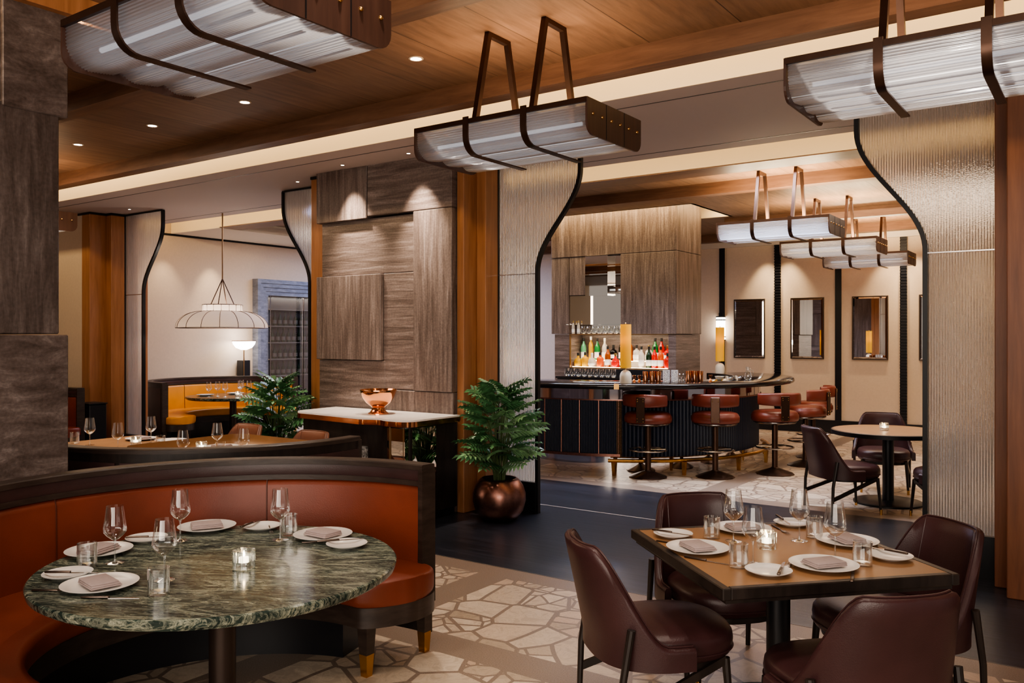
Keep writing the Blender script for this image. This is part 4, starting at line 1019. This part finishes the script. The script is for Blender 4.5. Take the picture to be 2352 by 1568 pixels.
obj('plinth', MB().prism(cons(.07,.08),0,.08), BLACKP, t, ang=30)
obj('mirror_panel', MB().box(.585,.80,-.345-.035,-.33,.30,.88).box(.815,.825,-.31,.02,.30,.88), MIRROR, t, ang=0)
obj('brass_post', MB().tube([(.62,-.385,.28),(.62,-.385,.89)],.007,8).tube([(.78,-.375,.28),(.78,-.375,.89)],.007,8), GOLDB, t)
REFLP = simple('floor_reflection_silver', (.55,.57,.57), .25, .6, var=.9, vscale=45, bump=.8, bscale=45)  # mottled silver imitates the paved floor mirrored in a console panel
obj('reflection_panel', MB().box(.16,.33,-.394,-.372,.56,.69), REFLP, t, ang=0)
t = thing('copper_bowl','polished copper footed bowl on the white console top','bowl',(-5.83,5.98,.957))
obj('bowl', MB().lathe([(.06,.06),(.075,.075),(.12,.11),(.155,.16),(.17,.205),(.18,.235),(.178,.238),(.160,.20),(.10,.11),(.001,.085)], 48), COPPER, t, ang=60)
obj('foot', MB().lathe([(.10,0),(.10,.008),(.082,.018),(.066,.04),(.062,.062)], 40), COPPER, t, ang=60)
# ------------------------------------------------------------------ plants
def leaf(mb, base, direction, length, width, mi, roll=0, droop=.5):
    """deeply cut leaf: fingers fanned on both sides of a midrib"""
    d = Vector(direction).normalized(); side = d.cross(Vector((0,0,1)))
    if side.length < .05: side = Vector((1,0,0))
    side.normalize(); up = side.cross(d)
    side, up = side*cos(roll)+up*sin(roll), up*cos(roll)-side*sin(roll)
    B = Vector(base); nl = 7
    def mid(t): return B+d*length*t+Vector((0,0,-droop*length*t*t*.5))
    for k in range(nl):
        t0 = .02+.90*k/nl; t1 = t0+.075
        q = (k+.5)/nl; w = width*(.55+.45*sin(pi*(.15+.7*q)))*(1-.35*q)
        fw = .10+.25*q; bk = -.10+.30*q
        for s in (-1,1):
            a = mid(t0); b = mid(t1); c = (a+b)*.5
            tip = c+side*s*w+d*length*bk*1.4+Vector((0,0,-.34*w))
            m = c*.45+tip*.55+up*.010; ax = (tip-c).normalized(); pr = up.cross(ax)*(.018+.016*(1-q))
            mb.add([a,b,m+pr,tip,m-pr],[(0,1,2,3,4)],mi)
    mb.add([mid(.84),mid(.93)+side*width*.12,mid(1.10),mid(.93)-side*width*.12],[(0,1,2,3)],mi)
    mb.add([mid(0)-side*.009,mid(0)+side*.009,mid(.5)+side*.012,mid(.9)+side*.006,mid(.9)-side*.006,mid(.5)-side*.012],[(0,1,2,3,4,5)],mi)
def plant(root, n, H, spread, base_z, seed, lo=.30):
    rnd = random.Random(seed); lf = MB(); st = MB()
    for k in range(n):
        a = 2.399*k+rnd.uniform(-.3,.3); q = (k+.5)/n
        z = base_z+H*(lo+(1-lo)*q)*rnd.uniform(.93,1.03); rr = spread*(.50+.45*sin(pi*min(1,(1-q)*.9+.08)))*rnd.uniform(.5,1.0)
        rr *= (1-.65*q**3)
        p0 = Vector((.05*cos(a),.05*sin(a),base_z-.02)); p2 = Vector((rr*.62*cos(a),rr*.62*sin(a),z)); p1 = Vector((rr*.18*cos(a),rr*.18*sin(a),base_z+(z-base_z)*.65))
        pts = [p0*(1-u)**2+p1*2*u*(1-u)+p2*u*u for u in [i/6 for i in range(7)]]
        st.tube(pts,.0055,6,r1=.003)
        d = Vector((cos(a),sin(a),.25+.5*q)); L = rnd.uniform(.19,.29)
        leaf(lf, p2, d, L, L*.58, 0 if rnd.random()<.62 else 1, rnd.uniform(-.5,.5), rnd.uniform(.4,1.0))
    obj('foliage', lf, [LEAF,LEAF2], root, ang=0); obj('stems', st, STEM, root)
t = thing('potted_plant','leafy green plant in a round copper pot before the glass screen','plant',(-4.66,6.38,0))
obj('pot', MB().lathe([(.12,0),(.17,.02),(.225,.09),(.250,.18),(.248,.25),(.225,.32),(.19,.372),(.165,.392),(.155,.390),(.16,.36),(.16,.34)], 40), COPPERD, t, ang=60)
obj('soil', MB().lathe([(.165,.345),(.001,.355)], 24, cap0=False), SOIL, t)
plant(t, 60, .88, .44, .36, 3, lo=.20)
t = thing('potted_plant','leafy green plant in a pale cylinder pot left of the wide stone pillar','plant',(-7.45,6.06,0))
obj('pot', MB().lathe([(.19,0),(.20,.01),(.20,.46),(.185,.46),(.18,.42)], 36), POTW, t, ang=60)
obj('soil', MB().lathe([(.185,.42),(.001,.43)], 24, cap0=False), SOIL, t)
plant(t, 60, .82, .42, .42, 11, lo=.12)
# ------------------------------------------------------------------ left room: dome pendant, floor lamp, wine cabinet
d0 = 12.2
def cam_pt(pxl, d):
    tt = (pxl-1176)/1940; return ((.8163*tt-.5775)*d, (.5775*tt+.8163)*d)
x, y = cam_pt(511, 12.2)
s_ = 12.2/1940
zr = 1.7+(775-753)*s_
t = thing('dome_pendant_lamp','wide pale fabric dome pendant with dark ribs over the yellow booth','pendant lamp',(x,y,zr))
Rd = 101*s_; rt = 44*s_; hd = 38*s_; hb = 15*s_
prof = [(Rd*cos(pi/2*k/10*.78)*1.0 if k else Rd, hd*sin(pi/2*k/10)) for k in range(11)]
prof = [(rt+(Rd-rt)*cos(pi/2*k/10), hd*sin(pi/2*k/10)) for k in range(11)]
obj('dome_shade', MB().lathe(prof, 60, cap0=False), DOMEF, t, ang=60)
obj('top_band', MB().lathe([(rt,hd),(rt,hd+hb)], 60, cap0=False), DOMEF, t, ang=60)
rb = MB()
for k in range(16):
    a = 2*pi*k/16+.1; rb.tube([(r*cos(a)*1.004,r*sin(a)*1.004,z+.002) for r,z in prof]+[(rt*1.01*cos(a),rt*1.01*sin(a),hd+hb)],.004,5)
for r,z in ((Rd,0),(rt,hd),(rt,hd+hb)): rb.tube([(r*cos(2*pi*k/60),r*sin(2*pi*k/60),z) for k in range(60)],.005,5,closed=True)
obj('ribs', rb, BRONZE, t)
cz = hd+hb+60*s_
cd_ = MB()
for k in range(4): a = 2*pi*k/4+.6; cd_.tube([(rt*.62*cos(a),rt*.62*sin(a),hd+hb),(0,0,cz)],.007,6)
cd_.tube([(rt*.62*cos(2*pi*k/24),rt*.62*sin(2*pi*k/24),hd+hb) for k in range(24)],.006,5,closed=True)
for k in range(4): a = 2*pi*k/4+.6; cd_.tube([(rt*.62*cos(a),rt*.62*sin(a),hd+hb),(rt*cos(a),rt*sin(a),hd+hb)],.005,5)
obj('cords', cd_, BRONZE, t); l_ = bpy.data.lights.new('dome_bulb','POINT'); l_.energy = 10; l_.color = (1,.86,.72); l_.shadow_soft_size = .08; lo_ = bpy.data.objects.new('dome_bulb', l_); C.objects.link(lo_); lo_.location = (x,y,zr+.18)
obj('rod', MB().tube([(0,0,cz-.02),(0,0,ZC+.3-zr)],.010,8), GOLDB, t)
x, y = -12.95, 9.80
dd = -.5775*x+.8163*y; s_ = dd/1940
t = thing('floor_lamp','glowing white bowl lamp on a thin stem behind the yellow booth','lamp',(x,y,0))
zt = 1.7+(775-783)*s_
obj('glass_bowl', MB().lathe([(.05,-20*s_),(18*s_,-15*s_),(24*s_,-7*s_),(26*s_,0)], 32), BOWLL, t, ang=60)
kids(t)[0].location = (0,0,zt)
obj('rim', MB().tube([(26*s_*cos(2*pi*k/32),26*s_*sin(2*pi*k/32),zt) for k in range(32)],.008,6,closed=True), GOLDB, t)
obj('stem', MB().tube([(0,0,.03),(0,0,zt-19*s_)],.010,8), GOLDB, t); obj('base', MB().lathe([(.14,0),(.14,.02),(.02,.03)], 24), GOLDB, t)
o = obj('speaker_column', MB().rbox(-.09,.09,-.085,.085,.0,1.28,.008,1), BLACKP, None, loc=(-13.12,9.92,0)); tag(o,'upright black box behind the stem of the glowing bowl lamp','box')
# wine cabinet on left wall
t = thing('wine_cabinet','tall wine cabinet with blue-grey stone frame and glass doors on the far left wall','cabinet',(-13.25,11.35,0))
w0, w1, H = -1.13, 1.15, 2.81
fr = MB()
for i,(th,dp) in enumerate(((.07,.10),(.15,.075),(.23,.05),(.31,.03))):
    a = i*.075; fr.box(0,dp+.06,w0+a,w0+a+.075,0,H-a-.075).box(0,dp+.06,w1-a-.075,w1-a,0,H-a-.075).box(0,dp+.06,w0+a,w1-a,H-a-.075,H-a)
obj('frame', fr, BLUEFR, t, ang=0)
obj('interior', MB().box(.002,.012,w0+.3,w1-.3,.0,H-.3), CABIN, t, ang=0)
obj('lower_panel', MB().box(.01,.11,w0+.3,w1-.3,.0,.86), BROWNL, t, ang=0)
for k in range(5):
    obj('shelf', MB().box(.012,.10,w0+.3,w1-.3,.95+k*.32,.97+k*.32), SHELF, t, ang=0)
for a, b in ((w0+.305,-.02),(.0,w1-.305)):
    d = obj('glass_door', MB().box(.125,.130,a,b,.02,H-.305), PANE, t, ang=0)
    obj('door_rail', MB().box(.12,.135,a,a+.012,.02,H-.305).box(.12,.135,b-.012,b,.02,H-.305), STEEL, d, ang=0)
obj('lit_post', MB().box(.03,.07,.55,.60,.90,2.35), simple('warm_timber',(.62,.42,.2),.5), t, ang=0)
wb = obj('wine_bottle', MB().lathe([(.034,0),(.036,.005),(.036,.15),(.014,.20),(.013,.27)], 12), BOT['darkgreen'], ang=50)
obj('paper_label', MB().lathe([(.0372,.04),(.0372,.11)], 12, cap0=False), simple('old_label',(.22,.18,.13),.6), wb); tag(wb,'x','bottle'); WB = Kind(wb)
for k in range(4):
    for j in range(8): WB.put((-13.19,11.35+w0+.42+j*.13+.05*(k%2),.9705+k*.32),0,'dark wine bottle standing on a shelf of the far left wine cabinet','bottles in the wine cabinet')
# ------------------------------------------------------------------ lights
WARM = (1,.74,.48); WARM2 = (1,.86,.72); COOL = (.55,.68,1.)
def area(name, loc, sx, sy, e, col=WARM, rot=(0,0,0), spread=None):
    l = bpy.data.lights.new(name,'AREA'); l.shape = 'RECTANGLE'; l.size = sx; l.size_y = sy; l.energy = e; l.color = col
    if spread: l.spread = R_(spread)
    o = bpy.data.objects.new(name,l); C.objects.link(o); o.location = loc; o.rotation_euler = rot; return o
def spot(name, loc, target, e, ang=60, blend=.6, col=WARM2, rad=.03):
    l = bpy.data.lights.new(name,'SPOT'); l.energy = e; l.spot_size = R_(ang); l.spot_blend = blend; l.color = col; l.shadow_soft_size = rad
    o = bpy.data.objects.new(name,l); C.objects.link(o); o.location = loc
    o.rotation_euler = (Vector(target)-Vector(loc)).to_track_quat('-Z','Y').to_euler(); return o
# coves
area('cove_light',(-5.5,5.24,3.80),20,.05,62,(1,.72,.38),(R_(80),0,0))
area('cove_light',(-5.5,7.75,3.60),20,.05,62,(1,.72,.38),(R_(97),0,0))
area('cove_light',(-6.145,6.22,3.60),1.9,.03,8,(1,.68,.35),(0,0,0))
area('cove_light',(-4.83,1.55,3.95),.10,2.2,90,(1,.70,.38),(0,0,0))
area('cove_light',(-5.6,2.70,3.7),1.6,.04,30,(1,.66,.32),(R_(90),0,0))
area('cove_light',(-6.4,11.62,3.9),2.6,.08,28,(1,.75,.42),(0,0,0))
area('cove_light',(-5.05,12.4,3.9),.1,1.2,8,(1,.75,.42),(0,0,0))
# niche
area('niche_light',(-6.36,11.95,1.735),1.6,.05,5,(1,.80,.55),(R_(20),0,0))
# stone washers
spot('stone_spot',(-6.52,6.10,3.49),(-6.50,6.36,2.2),230,62,1.,(1,.84,.66))
spot('stone_spot',(-5.58,6.08,3.49),(-5.56,6.36,2.2),230,62,1.,(1,.84,.66))
# ceiling downlights, then extra spots that have no fixture
for x in (-4.05,-5.83,-7.17,-8.48): spot('down_spot',(x,4.42,ZC-.02),(x,4.42,0),70,95,.9)
for x, y in ((-3.4,1.3),(-3.3,3.0),(-2.2,2.2),(-1.2,3.1),(-.6,4.35),(-1.5,4.45),(-1.8,2.2),(-4.1,2.0),(-.4,2.6)): spot('down_spot',(x,y,ZC-.02),(x,y,0),34,85,.9)  # unseen spots added to light the near tables
for x, y in ((-1.9,9.2),(-3.2,11.2),(-4.6,9.0),(-1.0,11.5),(-2.2,13.0),(-6.0,9.3)): spot('down_spot',(x,y,ZC-.02),(x,y,0),48,95,.9)
# wall washers on the far wall beside the ribbed strips
for x in (-5.16,-4.78,-3.03,-2.65,-.7): spot('wall_spot',(x,15.12,3.48),(x,15.45,1.8),70,62,.9,(1,.78,.50))
spot('wall_spot',(-12.8,9.30,3.47),(-13.2,9.30,2.2),45,50,.9,(1,.80,.55))
spot('wall_spot',(-12.8,8.35,3.47),(-13.2,8.35,2.2),25,60,.9,(1,.80,.55))
area('left_room_fill',(-10.2,10.2,3.55),2.4,2.4,75,(1,.82,.66))
area('blue_fill',(-11.0,12.6,3.48),1.6,3.0,110,(.42,.56,1.))  # blue fills added under the closed ceiling, for unseen window light
area('blue_fill',(-8.9,8.1,3.6),1.2,.5,22,(.45,.58,1.))
area('cool_bar_light',(-4.6,9.45,3.62),4.5,.35,105,(.72,.80,1.),(0,0,0),130)
area('cabinet_fill',(-13.17,11.36,2.48),.06,1.5,5,(1,.84,.62))  # added lamp that brightens the cabinet contents
# far left dining zone
area('left_dining_fill',(-9,3.6,3.6),3,2,55,(1,.78,.55))
spot('booth_spot',(-12.3,5.2,3.6),(-12.3,6.3,1.2),50,80,.9)
# ceiling wash in the bar room (lights on top of pendants)
for x, y in ((-3.13,9.82),(-3.15,12.21),(-3.18,14.50)): area('pendant_uplight',(x,y,3.06),1.1,.4,42,(1,.76,.46),(pi,0,0))
for x, y in ((-3.017,4.41),(-2.99,2.15),(-.64,4.41),(-9.75,4.41)): area('pendant_uplight',(x,y,3.06),1.1,.4,9,(1,.68,.4),(pi,0,0))
area('room_fill',(.4,-3.4,2.3),7,2.6,240,(1,.88,.76),(R_(86),0,R_(28)))
area('bar_fill',(-2.0,12,3.6),4,3,60,(1,.80,.6))
# world
w = bpy.data.worlds.new('World'); bpy.context.scene.world = w; w.use_nodes = True
w.node_tree.nodes['Background'].inputs[0].default_value = (.75,.66,.60,1); w.node_tree.nodes['Background'].inputs[1].default_value = .25
# ------------------------------------------------------------------ camera
cam = bpy.data.cameras.new('Camera'); co = bpy.data.objects.new('Camera', cam); C.objects.link(co)
co.location = (0,0,1.7); co.rotation_euler = (pi/2,0,atan2(.5775,.8163))
cam.sensor_width = 36; cam.lens = 36*1940/2352; cam.shift_y = -9/2352; cam.clip_start = .05
sc = bpy.context.scene; sc.camera = co
sc.view_settings.view_transform = 'AgX'; sc.view_settings.look = 'AgX - Medium High Contrast'; sc.view_settings.exposure = .88
